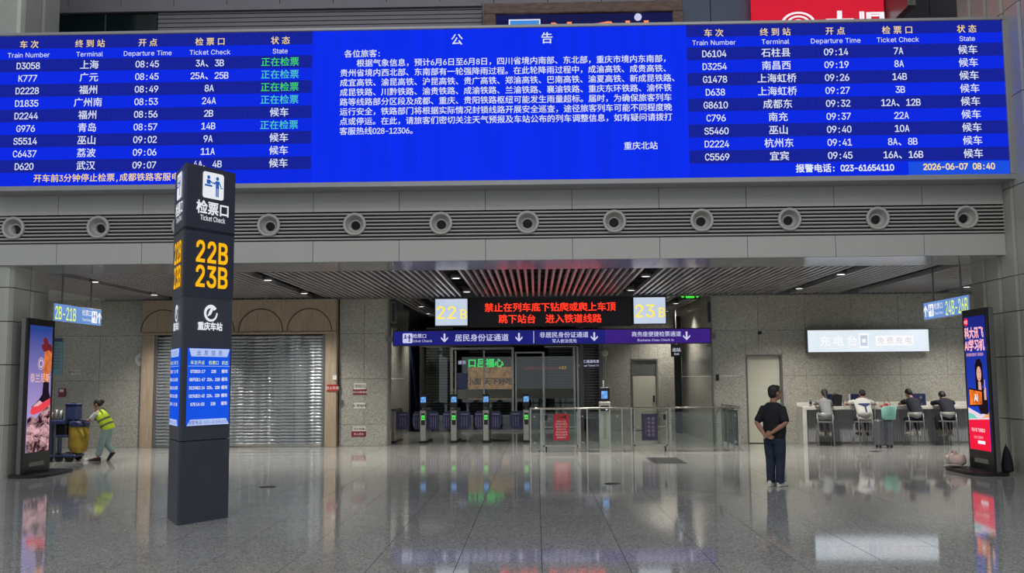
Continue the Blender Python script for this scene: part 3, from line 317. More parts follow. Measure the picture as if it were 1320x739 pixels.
    'n': ('114 227 114 0 53 0 53 379 112 379 112 287 102 287 124 332 152 362 187 379 227 384 264 380 295 369 321 349 341 321 353 285 357 240 357 0 296 0 296 235 290 275 273 304 246 323 210 329 184 326 161 317 141 303 126 283 117 257 112 308', '1 0 2 3 2 0 6 3 0 25 24 8 26 25 7 25 8 7 6 0 28 5 6 28 28 27 5 27 26 5 26 7 5 3 6 4 9 23 10 10 23 22 22 11 10 19 18 17 17 16 19 19 16 20 16 15 20 15 14 20 21 20 14 14 13 21 13 12 21 22 21 12 11 22 12 23 9 24 8 24 9 5 7 29 6 5 29 4 6 29'),
    'o': ('207 -8 159 -2 117 16 82 46 56 85 40 133 34 187 40 243 56 291 82 330 117 360 159 378 207 384 256 378 299 360 333 330 359 291 376 243 381 187 376 133 359 85 333 46 299 16 256 -2 207 46 242 51 270 66 292 89 307 117 316 151 319 187 316 224 307 258 292 287 270 310 242 325 207 330 173 325 145 310 124 287 108 258 99 224 96 187 99 151 108 117 124 89 145 66 173 51', '5 4 44 44 43 5 6 5 43 43 42 6 42 41 6 7 6 41 41 40 7 8 7 40 0 24 1 47 1 24 1 47 2 46 2 47 10 38 37 37 11 10 2 46 3 46 45 3 4 3 45 44 4 45 8 40 39 9 8 39 39 38 9 38 10 9 36 35 13 12 36 13 25 23 22 22 26 25 34 14 35 13 35 14 20 19 28 29 28 19 19 18 29 30 29 18 31 30 18 18 17 31 32 31 17 17 16 32 26 22 21 27 26 21 21 20 27 20 28 27 32 16 33 16 15 33 34 33 15 14 34 15 24 0 23 23 25 24 11 37 36 36 12 11'),
    'p': ('53 -143 53 379 112 379 112 319 118 319 126 331 137 346 152 360 171 373 197 381 229 384 274 378 313 361 345 332 370 293 385 245 390 189 385 133 370 84 346 45 313 16 274 -2 229 -8 198 -5 173 4 153 17 138 31 127 46 118 59 114 59 114 -143 220 47 253 51 279 66 301 88 316 117 325 151 328 189 325 227 316 261 301 290 280 311 253 325 220 330 188 325 161 312 140 291 125 263 116 229 113 189 116 150 125 115 140 86 162 65 188 51', '1 3 2 50 29 51 29 50 0 1 0 50 49 1 50 1 49 48 3 1 48 48 47 3 24 54 25 53 25 54 25 53 26 27 26 53 6 5 45 7 6 45 45 44 7 44 8 7 0 30 29 27 53 28 53 52 28 29 28 52 51 29 52 3 47 46 4 3 46 46 45 4 45 5 4 31 23 22 22 32 31 43 10 9 11 42 41 32 22 21 21 33 32 10 43 42 42 11 10 18 17 35 36 35 17 17 16 36 37 36 16 38 37 16 16 15 38 39 38 15 15 14 39 33 21 20 20 19 33 34 33 19 19 18 34 18 35 34 39 14 40 14 13 40 41 40 13 13 12 41 11 41 12 54 24 23 23 31 54 43 9 44 8 44 9'),
    'r': ('53 0 53 379 112 379 112 321 115 321 130 347 152 367 181 380 213 385 221 385 229 384 237 384 243 384 243 322 239 323 230 324 219 325 207 326 182 323 159 315 140 301 126 284 117 262 114 237 114 0', '24 23 0 1 0 23 1 3 2 4 21 20 1 23 22 3 1 22 22 21 3 21 4 3 8 17 16 7 18 17 17 8 7 13 12 14 11 14 12 14 11 15 10 15 11 15 10 16 10 9 16 8 16 9 4 20 19 5 4 19 6 5 19 19 18 6 18 7 6'),
    's': ('182 -8 145 -5 112 3 84 18 62 38 45 63 36 94 94 107 105 79 124 60 150 49 181 45 217 50 244 62 262 81 268 103 265 121 254 136 237 147 212 155 149 170 104 186 72 208 53 237 47 274 51 305 65 332 87 354 115 370 149 381 187 384 223 381 254 372 279 358 299 339 314 316 324 290 268 277 258 298 243 316 219 328 187 333 156 329 131 317 114 299 109 277 112 258 124 243 144 232 172 223 229 209 275 194 306 171 325 142 331 107 326 75 312 47 290 24 260 6 223 -5', '3 8 4 5 4 8 8 7 5 6 5 7 25 24 45 0 11 1 10 1 11 20 49 48 28 43 42 42 29 28 1 10 2 10 9 2 3 2 9 8 3 9 20 48 21 48 47 21 22 21 47 47 46 22 23 22 46 24 23 46 45 24 46 25 45 44 26 25 44 27 26 44 44 43 27 43 28 27 40 31 41 30 41 31 12 59 58 58 13 12 18 50 19 39 32 40 31 40 32 14 57 56 56 55 14 15 14 55 55 54 15 16 15 54 54 53 16 53 52 16 36 35 37 13 58 57 57 14 13 16 52 17 52 51 17 18 17 51 50 18 51 37 35 38 35 34 38 39 38 34 34 33 39 32 39 33 11 0 59 59 12 11 49 20 19 19 50 49 29 42 41 41 30 29'),
    't': ('204 379 204 327 6 327 6 379 65 471 126 471 126 98 128 76 136 61 150 53 170 50 177 50 185 51 194 52 202 54 213 2 203 -1 192 -3 180 -4 168 -4 125 2 92 21 72 52 65 93 126 379 126 327 65 327 65 379', '9 8 20 20 8 21 22 21 8 8 7 22 23 22 7 7 6 23 25 26 6 10 19 18 11 10 18 18 17 11 17 12 11 13 16 15 14 13 15 12 17 16 16 13 12 9 20 19 19 10 9 24 27 25 27 24 5 1 0 24 25 1 24 23 6 26 3 2 26 27 3 26 26 25 27 5 4 27'),
    'u': ('182 -5 146 -1 115 11 89 31 69 59 57 95 53 139 53 379 114 379 114 144 119 105 137 75 164 56 200 50 226 53 249 62 268 77 283 97 293 122 296 153 296 379 357 379 357 0 298 0 298 92 307 92 286 47 257 17 222 0 298 72', '6 5 9 7 6 9 9 8 7 12 1 0 0 13 12 1 12 2 11 2 12 2 11 3 4 3 11 11 10 4 5 4 10 9 5 10 14 28 27 15 14 27 27 26 15 26 16 15 24 25 18 19 18 25 25 22 19 22 21 19 20 19 21 22 25 23 16 26 24 17 16 24 24 18 17 13 0 28 28 14 13 24 26 29 25 24 29 23 25 29'),
    'x': ('21 0 171 218 171 171 29 379 100 379 147 306 164 279 179 253 193 229 207 206 175 206 190 229 202 253 216 279 233 306 282 379 352 379 209 169 209 214 358 0 287 0 231 85 214 112 200 136 187 159 173 182 205 182 191 159 178 136 165 112 148 85 91 0 155 194 191 232 224 192 189 155', '0 31 30 4 3 5 1 2 25 25 10 1 28 24 2 25 2 24 1 10 11 11 7 1 28 2 29 30 29 2 0 30 2 2 1 32 5 3 1 6 5 1 1 7 6 9 26 17 17 18 9 27 23 17 17 26 27 9 18 8 12 8 18 20 19 21 16 15 14 17 23 22 22 21 17 21 19 17 17 19 34 18 17 34 16 14 18 14 13 18 12 18 13 27 24 35 27 26 24 25 24 26 10 25 26 26 9 10 9 8 10 11 10 8 11 8 33 1 3 32 0 2 32 8 12 33 7 11 33 16 18 34 24 28 35 23 27 35'),
    'y': ('47 -139 61 -86 71 -87 88 -90 104 -89 118 -84 130 -74 141 -58 151 -36 163 -1 17 379 84 379 165 155 177 121 187 87 196 53 206 21 184 21 193 53 202 87 212 121 224 155 305 379 371 379 204 -58 191 -85 177 -107 159 -124 139 -136 117 -143 91 -145 77 -145 65 -143 54 -141 195 58', '33 1 0 2 32 31 32 2 33 1 33 2 29 4 30 3 30 4 4 29 28 28 5 4 30 3 31 2 31 3 14 13 9 22 21 23 23 21 16 20 16 21 23 16 24 19 15 16 16 20 19 24 16 9 17 9 16 16 15 17 15 18 17 9 17 18 14 9 18 18 15 34 5 28 27 6 5 27 27 26 6 7 6 26 26 25 7 25 24 7 8 7 24 24 9 8 9 13 12 11 10 12 12 10 9 15 19 34 14 18 34'),
    'O': ('267 -7 205 1 150 25 105 63 70 115 48 179 40 254 48 329 70 393 105 445 150 484 205 508 267 516 329 508 384 484 429 445 464 393 486 329 493 254 486 179 464 115 429 63 384 25 329 1 267 53 310 59 349 76 383 105 408 144 425 194 430 254 425 314 408 365 383 404 349 433 310 450 267 456 223 450 184 433 151 404 125 364 109 314 103 254 109 194 125 144 151 105 184 76 223 59', '5 4 44 44 43 5 6 5 43 42 6 43 6 42 41 7 6 41 41 40 7 8 7 40 45 2 46 39 38 10 47 1 0 0 24 47 46 2 1 1 47 46 37 11 38 10 38 11 2 45 3 4 3 45 44 4 45 8 40 39 9 8 39 39 10 9 12 36 35 35 13 12 27 26 22 33 14 34 22 26 23 25 23 26 13 35 34 34 14 13 20 19 28 29 28 19 19 18 29 18 30 29 30 18 31 18 17 31 32 31 17 17 16 32 27 22 21 21 20 27 20 28 27 32 16 33 16 15 33 14 33 15 23 25 0 24 0 25 36 12 37 11 37 12'),
    ':': ('95 -4 78 -1 63 9 53 24 50 41 53 59 63 73 78 83 95 87 113 83 128 73 138 59 141 41 138 24 128 9 113 -1 95 271 78 274 63 284 53 299 50 316 53 334 63 349 78 359 95 362 113 359 128 349 138 334 141 316 138 299 128 284 113 274', '4 3 2 2 6 4 5 4 6 1 0 2 6 2 0 0 8 6 8 7 6 20 19 18 18 22 20 21 20 22 29 28 30 28 27 26 13 12 14 12 11 10 16 31 30 30 28 16 24 16 28 28 26 24 25 24 26 15 14 0 14 12 0 8 0 12 12 10 8 10 9 8 18 17 16 22 18 16 16 24 22 23 22 24'),
    '-': ('337 244 337 188 114 188 114 244', '3 2 1 1 0 3'),
    '.': ('95 -4 78 -1 63 9 53 24 50 41 53 59 63 73 78 83 95 87 113 83 128 73 138 59 141 41 138 24 128 9 113 -1', '4 3 2 1 0 2 0 6 2 4 2 6 5 4 6 12 11 10 13 12 14 12 10 8 9 8 10 15 14 0 14 12 0 12 8 0 6 0 8 7 6 8'),
    ',': ('38 -119 68 71 137 71 84 -119', '1 0 3 3 2 1'),
    'I': ('45 0 95 0 95 509 45 509', '0 1 2 0 2 3')}
LATIN = {}
def latin(ch):
    if ch not in LATIN and ch in INTER:
        a, b = INTER[ch]; a = list(map(int, a.split())); b = list(map(int, b.split())); k = 1.36/1000
        v = [(a[i]*k, a[i+1]*k) for i in range(0, len(a), 2)]; f = [tuple(b[i:i+3]) for i in range(0, len(b), 3)]
        xs_ = [p[0] for p in v]; LATIN[ch] = (v, f, min(xs_), max(xs_))
    return LATIN.get(ch)
def spaced(parent, s, o, h, m, step, ux=(1,0,0), **kw):
    n = len(s)
    for i, ch in enumerate(s): text(parent, ch, Vector(o) + Vector(ux)*(i-(n-1)/2)*step, h, m, ux=ux, **kw)
def tokens(s, mono): return list(s)
def finish_text():
    need = {}
    for t in TEXT:
        for k in tokens(t[1], t[8]):
            if k.strip() and k != '\u3000' and not latin(k): need.setdefault((k, 0), None)
    objs = []
    for (k, b) in need:  # plain weight; bold is printed by striking each glyph several times
        cu = D.curves.new('glyph', 'FONT'); cu.body = k; cu.size = 1; cu.resolution_u = 2
        o = D.objects.new('glyph', cu); C.objects.link(o); objs.append(((k, b), o))
    dg = bpy.context.evaluated_depsgraph_get(); dg.update()
    for key, o in objs:
        me = D.meshes.new_from_object(o.evaluated_get(dg))
        v = [(p.co.x, p.co.y) for p in me.vertices]; f = [tuple(p.vertices) for p in me.polygons]
        xs = [p[0] for p in v] or [0]
        need[key] = (v, f, min(xs), max(xs)); D.meshes.remove(me)
    for _, o in objs: 
        cu = o.data; D.objects.remove(o); D.curves.remove(cu)
    for parent, s, o, h, m, ux, uy, align, mono, fit, track, bold, name, sx in TEXT:
        x = 0.0; place = []
        for k in tokens(s, mono):
            if not k.strip() or k == '\u3000':
                x += 1.0 if k == '\u3000' else (0.5 if mono else 0.3); continue
            v, f, a, b = latin(k) or need[(k, 0)]
            if ord(k[0]) > 0x2000: place.append((v, f, x, 1.0)); x += 1.0 + track
            elif mono:
                w = b-a; g = min(1.0, 0.43/max(w, .01)); place.append((v, f, x + 0.25 - (a+b)/2*g, g)); x += 0.5
            else: place.append((v, f, x, 1.0)); x += a + b + track
        if place and (ord(s[-1]) > 0x2000): x -= track
        W = x*h; kx = (fit/W if fit else 1.0)*sx
        off = -x/2 if align == 'C' else (0 if align == 'L' else -x)
        V = []; F = []
        for v, f, px, gx in place:
            e = .011*bold
            for jx, jy in (((0, 0),) if not bold else ((-e, -e*.5), (e, e*.5)) if bold < 2 else ((-e, -e), (e, -e), (-e, e), (e, e))):
                n = len(V)
                V += [o + ux*((px + p[0]*gx + off + jx)*h*kx) + uy*((p[1]-0.37+jy)*h) for p in v]; F += [tuple(i+n for i in q) for q in f]
        me = D.meshes.new(name); me.from_pydata(V, [], F); me.update(); link(name, me, m, parent)

ZC = 4.14           # underside of the slatted ceiling
YF = 18.5           # front of the fascia beam
YW = 27.0           # back wall
XL, XR = -10.32, 9.04   # inner faces of the two clad columns
ICON_W = (0.8, 0.8, 0.85)

# ---------------------------------------------------------------- floor tiles
floor = struct('floor')
box('grout_bed', M_grout, floor, -22, -8, -0.12, 22, 46, -0.006)
T = 0.853; G = 0.0038; X0 = 0.04
tiles = []
for i in range(-24, 25):
    for j in range(-9, 46):
        tiles.append((X0+i*T, 9.05+(j-4)*T))
def tile_visible(x, y):
    c = Vector((x+T/2, y+T/2, -EYE)); q = CM.transposed() @ c
    if q.z > -1: return False
    u = 660 + q.x/-q.z*FPX; v = 369.5 - q.y/-q.z*FPX
    return -90 < u < 1410 and v < 790
vis = sorted([t for t in tiles if tile_visible(*t) and t[1] < YW], key=lambda t: t[1]**2 + t[0]**2)[:300]
visset = set(vis)
tm = MB().box(G, G, -0.05, T-G, T-G, 0).mesh('floor_tile'); tm.materials.append(M_floor)
for t in vis: link('floor_tile', tm, None, floor, (t[0], t[1], 0))
rest = MB()
for t in tiles:
    if t in visset or not (-20 < t[0] < 20): continue
    rest.box(t[0]+G, t[1]+G, -0.05, t[0]+T-G, t[1]+T-G, 0)
o = part(rest, 'floor_tiling', M_floor, floor); o['kind'] = 'stuff'

# ---------------------------------------------------------------- fascia beam
wf = struct('wall_front')
seam0 = -9.41 - 1.69; xs = [XL-0.3] + [seam0 + 1.69*k for k in range(1, 12)] + [XR]
Z_lo, Z_l0, Z_l1, Z_up = ZC, 4.56, 5.12, 5.72
box('beam_core', M_dark, wf, -13, YF+0.30, ZC+0.02, XR, YF+1.56, 8.8)
box('beam_core', M_dark, wf, -13, YF+.05, Z_up, XR, YF+.3, 8.8)
for a, b in zip(xs[:-1], xs[1:]):
    box('panel', M_fascia, wf, a+.004, YF, Z_lo, b-.004, YF+.05, Z_l0-.01, 0.003)
    box('panel', M_fascia, wf, a+.004, YF, Z_l1+.01, b-.004, YF+.05, Z_up, 0.003)
n_l = 8; pitch = (Z_l1 - Z_l0)/n_l; NZ = 4.875; NR = .205
noz_x = [-10.28 + 1.69*k for k in range(12)]
for k in range(n_l):
    z = Z_l0 + pitch*k; w = pitch*0.62; dz_ = abs(z + w/2 + .01 - NZ)
    hw = math.sqrt(NR*NR - dz_*dz_) if dz_ < NR else 0
    cuts = [xs[0]]
    for nx in noz_x:
        if hw: cuts += [nx-hw, nx+hw]
    cuts.append(XR)
    for a, b in zip(cuts[0::2], cuts[1::2]):
        if b - a < .02: continue
        part(MB().prism([(0, 0.012), (0.045, 0), (0.045, w), (0, w*0.8)], (b-a, 0, 0), (a, YF-0.004, z+.01), (0, 1, 0), (0, 0, 1)), 'louver_slat', M_fascia, wf)
        box('louver_backing', M_dark, wf, a, YF+.055, z-.002, b, YF+.07, z+pitch)
# underside of the beam: polished metal panels
for a, b in zip([XL-2.2]+xs[1:-1], xs[1:]):
    box('soffit_panel', M_soffit, wf, a+.003, YF+.03, ZC-.004, b-.003, YF+1.58, ZC+.02)
# air nozzles
names = ['leftmost', 'second', 'third', 'fourth', 'fifth', 'sixth', 'seventh', 'eighth', 'ninth', 'tenth', 'eleventh', 'rightmost']
def nozzle(loc, lab):
    t = thing('air_nozzle', lab, 'air vent', loc, 0, 'round air nozzles along the grey fascia')
    part(MB().lathe([(.205, -.06), (.222, -.01), (.228, .03), (.215, .05), (.178, .05), (.170, .03)], (0,0,0), seg=36).smooth(), 'ring', M_fascia, t)
    part(MB().lathe([(.172, .04), (.166, .0), (.155, -.045), (.142, -.085), (.10, -.105)], (0,0,0), seg=32).smooth(), 'bowl', M_fascia, t)
    ax = Vector((.0, -1, -.22)); c = Vector((0, .13, -.012))
    part(MB().lathe([(.138, -.03), (.132, .02), (.122, .045), (.108, .05), (.096, .04), (.092, .0), (.09, -.10)], c, ax, 28).smooth(), 'eyeball', M_fascia, t)
    part(MB().lathe([(.092, -.03), (.001, -.03)], c, ax, 24), 'throat', M_black, t)
    return t
n0 = None
for k in range(12):
    loc = (-10.28 + 1.69*k, YF - .004, 4.875)
    lab = names[k] + ' round grey air nozzle in the row of twelve under the departure board'
    if k == 2: lab = 'round grey air nozzle half hidden behind the ticket check kiosk'
    if k == 5: lab = 'round grey air nozzle above the lit 22B box, sixth from left'
    if k == 7: lab = 'round grey air nozzle above the red scrolling text near 23B, eighth from left'
    if n0 is None: n0 = nozzle(loc, lab)
    else: copy_tree(n0, loc, lab)

# ---------------------------------------------------------------- ceiling over the gates
ce = struct('ceiling')
box('ceiling_deck', M_void, ce, -16, YF+1.5, ZC+.55, 18, 46, ZC+.7)
for k in range(5):
    box('hanger_rail', M_dark, ce, -12, 21.2+1.35*k, ZC+.14, XR, 21.26+1.35*k, ZC+.18)
lamp_x = [-10.1, -6.1, -1.8, 2.5, 6.88, 11.2]
sm_ = MB().box(0, 0, 0, .058, 6.85, .11, .004).mesh('slat'); sm_.materials.append(M_slat)
x = -12.1
while x < 13.6:
    skip = any(abs(x+.03-lx) < .15 for lx in lamp_x) or abs(x+.03-8.7) < .28
    if not skip: link('slat', sm_, None, ce, (x, 20.12, ZC))
    x += .156
sm2 = MB().box(0, 0, 0, .058, 7.0, .11, .004).mesh('slat'); sm2.materials.append(M_slat)
x = -4.0
while x < 4.8:
    if not any(abs(x+.03-lx) < .15 for lx in (-3.3, 0.3, 4.15)): link('slat', sm2, None, ce, (x, 27.05, ZC))
    x += .156
box('edge_trim', M_steel_d, ce, -12.2, YW-.16, ZC-.03, 13.6, YW-.10, ZC+.12)
box('side_soffit', M_fascia, ce, -16, 20.0, ZC+.02, -12.12, YW, ZC+.10)
def downlight(loc, lab, grp, power=720):
    t = thing('downlight', lab, 'ceiling light', loc, 0, grp)
    part(MB().lathe([(.085, .0), (.115, -.004), (.125, .02), (.12, .16), (.02, .17)], (0,0,0), (0,0,1), 24).smooth(), 'housing', M_steel_d, t)
    part(MB().lathe([(.001, 0), (.095, 0)], (0,0,.004), (0,0,1), 24), 'lamp_lens', E_lamp, t)
    l = D.lights.new('downlight_bulb', 'SPOT'); l.energy = power; l.spot_size = math.radians(115); l.spot_blend = .9; l.shadow_soft_size = .08; l.color = (1, .96, .9)
    lo = D.objects.new('downlight_bulb', l); C.objects.link(lo); lo.parent = t; lo.location = (0, 0, -.03)
    return t
where = ['above the left hanging sign', 'left of the ticket kiosk', 'beside the 22B box', 'beside the 23B box', 'over the charging counter', 'near the right column']
for k, lx in enumerate(lamp_x):
    for j, ly in enumerate((21.65, 25.1)):
        downlight((lx, ly, ZC-.02), ('front ' if j == 0 else 'rear ') + 'round downlight in slatted ceiling, pair ' + where[k], 'downlights in the slatted ceiling')
for n, (lx, ly) in enumerate(((-3.6, 30.1), (-3.75, 33.4), (4.35, 29.8), (4.5, 33.2))):
    downlight((lx, ly, ZC-.02), ('nearer' if n % 2 == 0 else 'farther') + ' downlight washing the ' + ('left' if n < 2 else 'right') + ' wall inside the gate passage', 'downlights inside the gate passage', 330)

# ---------------------------------------------------------------- clad columns and upper storey
def column(name, x0, x1, y0, y1):
    c = struct(name)
    box('core', M_dark, c, x0+.06, y0+.06, 0, x1-.06, y1-.06, 13)
    zs = [0, 1.02, 2.2, 3.05, 3.72, 5.4, 7.1, 8.8, 10.6, 13]
    n = max(1, round((y1-y0)/.62)); m = max(1, round((x1-x0)/.62))
    for z0, z1 in zip(zs[:-1], zs[1:]):
        for k in range(n):
            a = y0 + (y1-y0)*k/n; b = y0 + (y1-y0)*(k+1)/n
            for xx, s in ((x0, 1), (x1, -1)):
                mb = MB().prism([(a+.012, 0), (b-.012, 0), (b-.012, -.0), (b-.07, .045), (a+.07, .045)][::1], (0, 0, z1-z0-.016), (xx, 0, z0), (0, 1, 0), (-s, 0, 0))
                mb = MB().prism([(a+.008, -.06), (b-.008, -.06), (b-.008, 0.01), (b-.075, .04), (a+.075, .04), (a+.008, .01)], (0, 0, z1-z0-.016), (xx, 0, z0), (0, 1, 0), (-s, 0, 0))
                part(mb, 'cladding_panel', M_column, c)
        for k in range(m):
            a = x0 + (x1-x0)*k/m; b = x0 + (x1-x0)*(k+1)/m
            mb = MB().prism([(a+.008, -.06), (b-.008, -.06), (b-.008, .01), (b-.075, .04), (a+.075, .04), (a+.008, .01)], (0, 0, z1-z0-.016), (0, y0, z0), (1, 0, 0), (0, -1, 0))
            part(mb, 'cladding_panel', M_column, c)
    return c
column('wall_left', XL-2.6, XL-.04, YF+.10, 20.1)
column('wall_right', XR+.04, XR+2.8, 14.9, 20.1)

up = struct('wall_upper')
box('backing', M_dark, up, -15, 22.15, 8.0, 15, 22.3, 14)
M_upper = mat('upper_cladding', (124, 120, 127), 0.5, 0.1, 0.04, 2, per_obj=.03)
M_upper_b = mat('upper_blue_panel', (68, 80, 104), 0.4, 0.1, 0.04, 2, per_obj=.03)
x = -15
while x < 12:
    w = 1.28
    inside = -11.4 < x+.6 < -9.0
    b = 3.4 < x+.6 < 5.2
    box('panel', M_upper_b if b else M_upper, up, x+.006, 22.05, 10.62 if inside else 8.6, x+w-.006, 22.15, 14, .004)
    x += w
for k in range(16): box('cladding_strip', M_upper, up, -8.95, 22.0, 9.0+.105*k, -1.2, 22.05, 9.0+.105*k+.088, .004)
box('ceiling_bulkhead', M_upper, up, -11.4, 21.9, 10.62, -1.2, 22.05, 10.75)
wp = struct('window_1')
for k in range(2): box('pane', M_green_glass, wp, -11.45+1.25*k, 22.0, 8.9, -10.22+1.25*k, 22.03, 10.6)
box('mullion', M_steel_d, wp, -10.22, 21.98, 8.9, -10.20, 22.03, 10.6)
up2 = struct('wall_upper_right')
box('glass_front', M_green_glass, up2, 8.35, 20.6, 10.3, 10.2, 20.66, 12)
box('shop_frame', M_steel_d, up2, 8.2, 20.5, 9.9, 8.38, 22, 12, .01)
box('shop_frame', M_steel_d, up2, 8.38, 20.5, 10.12, 10.3, 20.66, 10.3, .01)
box('clad_block', M_upper, up2, 9.8, 18.9, 8.4, 11.8, 20.5, 12, .01)

# shop signs on the upper storey
M_bark = mat('brown_stone_frame', (116, 94, 86), .8, 0, .25, 5, bump=.5, stretch=(1, 1, 3))
M_navyp = emit('navy_sign_face', (28, 30, 80), .9)
E_or = emit('orange_sign', (250, 140, 90), 1.1)
E_skyb = emit('sky_blue_sign', (70, 140, 220), 1.0)
t = thing('shop_sign', 'navy shop sign in a rough brown frame showing above the board', 'shop sign', (1.2, 21.7, 9.2))
box('frame', M_bark, t, -2.33, 0, 1.14, 2.3, .3, 1.40, .02)
box('frame', M_bark, t, -2.33, 0, -.2, -2.06, .3, 1.14, .02)
box('frame', M_bark, t, 2.06, 0, -.2, 2.3, .3, 1.14, .02)
box('sign_face', M_navyp, t, -2.06, .1, -.2, 2.06, .25, 1.14)
box('lit_window', E_white, t, -1.76, .07, .4, -1.02, .1, 1.02)
box('lit_window_centre', E_skyb, t, -1.73, .065, .4, -1.05, .07, .99)
text(t, '沙香村', (.38, .06, .55), .78, E_or, track=.05, bold=3)
part(MB().lathe([(.001, .0), (.085, .0), (.085, -.03)], (1.26, .06, 1.03), (0,-1,0), 20), 'round_mark', E_lav, t)
E_signred = emit('red_sign_face', (212, 34, 56), 1.0)
t = thing('shop_sign', 'bright red shop sign with white brush writing above the board', 'shop sign', (6.63, 21.7, 9.2))
box('sign_face', E_signred, t, -1.52, 0, -.2, 1.5, .2, 2.2, .01)
for r, w in ((.40, .06), (.28, .055), (.16, .05)):
    pts = [(math.cos(a)*r, math.sin(a)*r*.75) for a in [PI*(.12+.86*i/14) for i in range(15)]]
    inn = [(math.cos(a)*(r-w), math.sin(a)*(r-w)*.75) for a in [PI*(.12+.86*i/14) for i in range(15)]]
    mb = MB()
    for i in range(14): mb.poly([pts[i], pts[i+1], inn[i+1], inn[i]], (-.48, -.012, .76))
    part(mb, 'logo_arc', E_white2, t)
text(t, '大旧', (.84, -.012, .73), .66, E_white2, track=.12, bold=4)

# ---------------------------------------------------------------- departure board
YB = 18.02
t = thing('departure_board', 'huge blue LED departure board with train times and a notice', 'departure board', (-.74, YB, 5.55))
def bx(px, py): v = at(px, py, YB); return (v.x + .74, v.z - 5.55)
ZB0, ZB1 = .06, 3.05
BL, BR = -9.82, 9.70
box('frame', M_frame, t, BL-.12, -.05, ZB0-.10, BR+.12, .42, ZB0, .01)
box('frame', M_frame, t, BL-.12, -.05, ZB1, BR+.12, .42, ZB1+.06, .01)
box('frame', M_frame, t, BL-.12, -.05, ZB0, BL, .42, ZB1, .01)
box('frame', M_frame, t, BR, -.05, ZB0, BR+.12, .42, ZB1, .01)
box('cabinet', M_steel_d, t, BL, .06, ZB0, BR, .42, ZB1)
xa, xb = bx(402, 140)[0], bx(887, 140)[0]
scr = {}
for nm, a, b, lab in (('screen', BL, xa, 'left timetable screen with green check-in states'), ('screen', xb, BR, 'right timetable screen with date and clock'), ('screen', xa, xb, 'plain blue centre screen with the notice')):
    s = box(nm, E_row if a != xa else E_hi, t, a+.004, .0, ZB0, b-.004, .06, ZB1); s['label'] = lab; scr[a] = s
left, right, mid = scr[BL], scr[xb], scr[xa]
EP = -.006
def timetable(s, xl, xr, cols, zt, zb, rows, hz, ez, hx):
    # cols: x of the five columns; zt, zb: first and last row height
    dz = (zt - zb)/8
    s_bands = [(ZB1, (hz+ez)/2 + .02)] + [(zt - dz*(k-.5), zt - dz*(k+.5)) for k in range(0, 9, 2)]
    for a, b in s_bands: box('row_band', E_lo, s, xl+.004, -.003, b, xr-.004, 0, a)
    for (h, e), x_ in zip((('车 次', 'Train Number'), ('终 到 站', 'Terminal'), ('开 点', 'Departure Time'), ('检 票 口', 'Ticket Check'), ('状 态', 'State')), cols):
        text(s, h, (x_, EP, hz), .165, E_gold, bold=1)
        text(s, e, (x_, EP, ez), .135, E_white)
    for k, r in enumerate(rows):
        z = zt - dz*k
        for q, (c, x_) in enumerate(zip(r, cols)):
            if q == 4: m = {'g': E_green, 'a': E_aqua, 'w': E_white}[c]; c = '候车' if c == 'w' else '正在检票'
            else: m = E_white
            text(s, c, (x_, EP, z), .188, m, mono=True, bold=1 if q != 4 else 1)
Lc = [bx(x_, 150)[0] for x_ in (34, 113, 188, 269, 360)]
Lr = [('D3058', '上海', '08:45', '3A、3B', 'g'), ('K777', '广元', '08:45', '25A、25B', 'a'), ('D2228', '福州', '08:49', '8A', 'g'), ('D1835', '广州南', '08:53', '24A', 'a'),
      ('D2244', '福州', '08:56', '2B', 'w'), ('G976', '青岛', '08:57', '14B', 'a'), ('S5514', '巫山', '09:02', '9A', 'w'), ('C6437', '荔波', '09:06', '11A', 'w'), ('D620', '武汉', '09:07', '4A、4B', 'w')]
timetable(left, BL, xa, Lc, bx(190, 82.4)[1], bx(190, 212.5)[1], Lr, bx(190, 55)[1], bx(190, 68.5)[1], 0)
Rc = [bx(x_, 150)[0] for x_ in (923, 1003, 1081, 1162, 1252)]
Rr = [('D6104', '石柱县', '09:14', '7A', 'w'), ('D3254', '南昌西', '09:19', '8A', 'w'), ('G1478', '上海虹桥', '09:26', '14B', 'w'), ('D638', '上海虹桥', '09:27', '3B', 'w'),
      ('G8610', '成都东', '09:32', '12A、12B', 'w'), ('C796', '南充', '09:37', '22A', 'w'), ('S5460', '巫山', '09:40', '10A', 'w'), ('D2224', '杭州东', '09:41', '8A、8B', 'w'), ('C5569', '宜宾', '09:45', '16A、16B', 'w')]
timetable(right, xb, BR, Rc, bx(1079, 66.6)[1], bx(1079, 200.2)[1], Rr, bx(1079, 40)[1], bx(1079, 52.3)[1], 0)
text(left, '开车前3分钟停止检票,成都铁路客服电话: 12306', (bx(43, 230)[0], EP, bx(140, 229)[1]), .168, E_gold, align='L', bold=1, mono=True)
text(right, '报警电话: 023-61654110', (bx(1089, 216)[0], EP, bx(1089, 216.5)[1]), .168, E_white, mono=True, bold=2)
a, b = bx(1171, 215), bx(1300, 213)
box('clock_band', E_foot, right, a[0], -.003, ZB0, BR-.006, 0, bx(1230, 208)[1])
text(right, '2026-06-07 08:40', (bx(1236, 214)[0], EP-.003, bx(1236, 214.5)[1]), .168, E_gold, mono=True, bold=2)
text(mid, '公', (bx(589, 51)[0], EP, bx(589, 51)[1]), .24, E_white, bold=1)
text(mid, '告', (bx(705, 49)[0], EP, bx(705, 49)[1]), .24, E_white, bold=1)
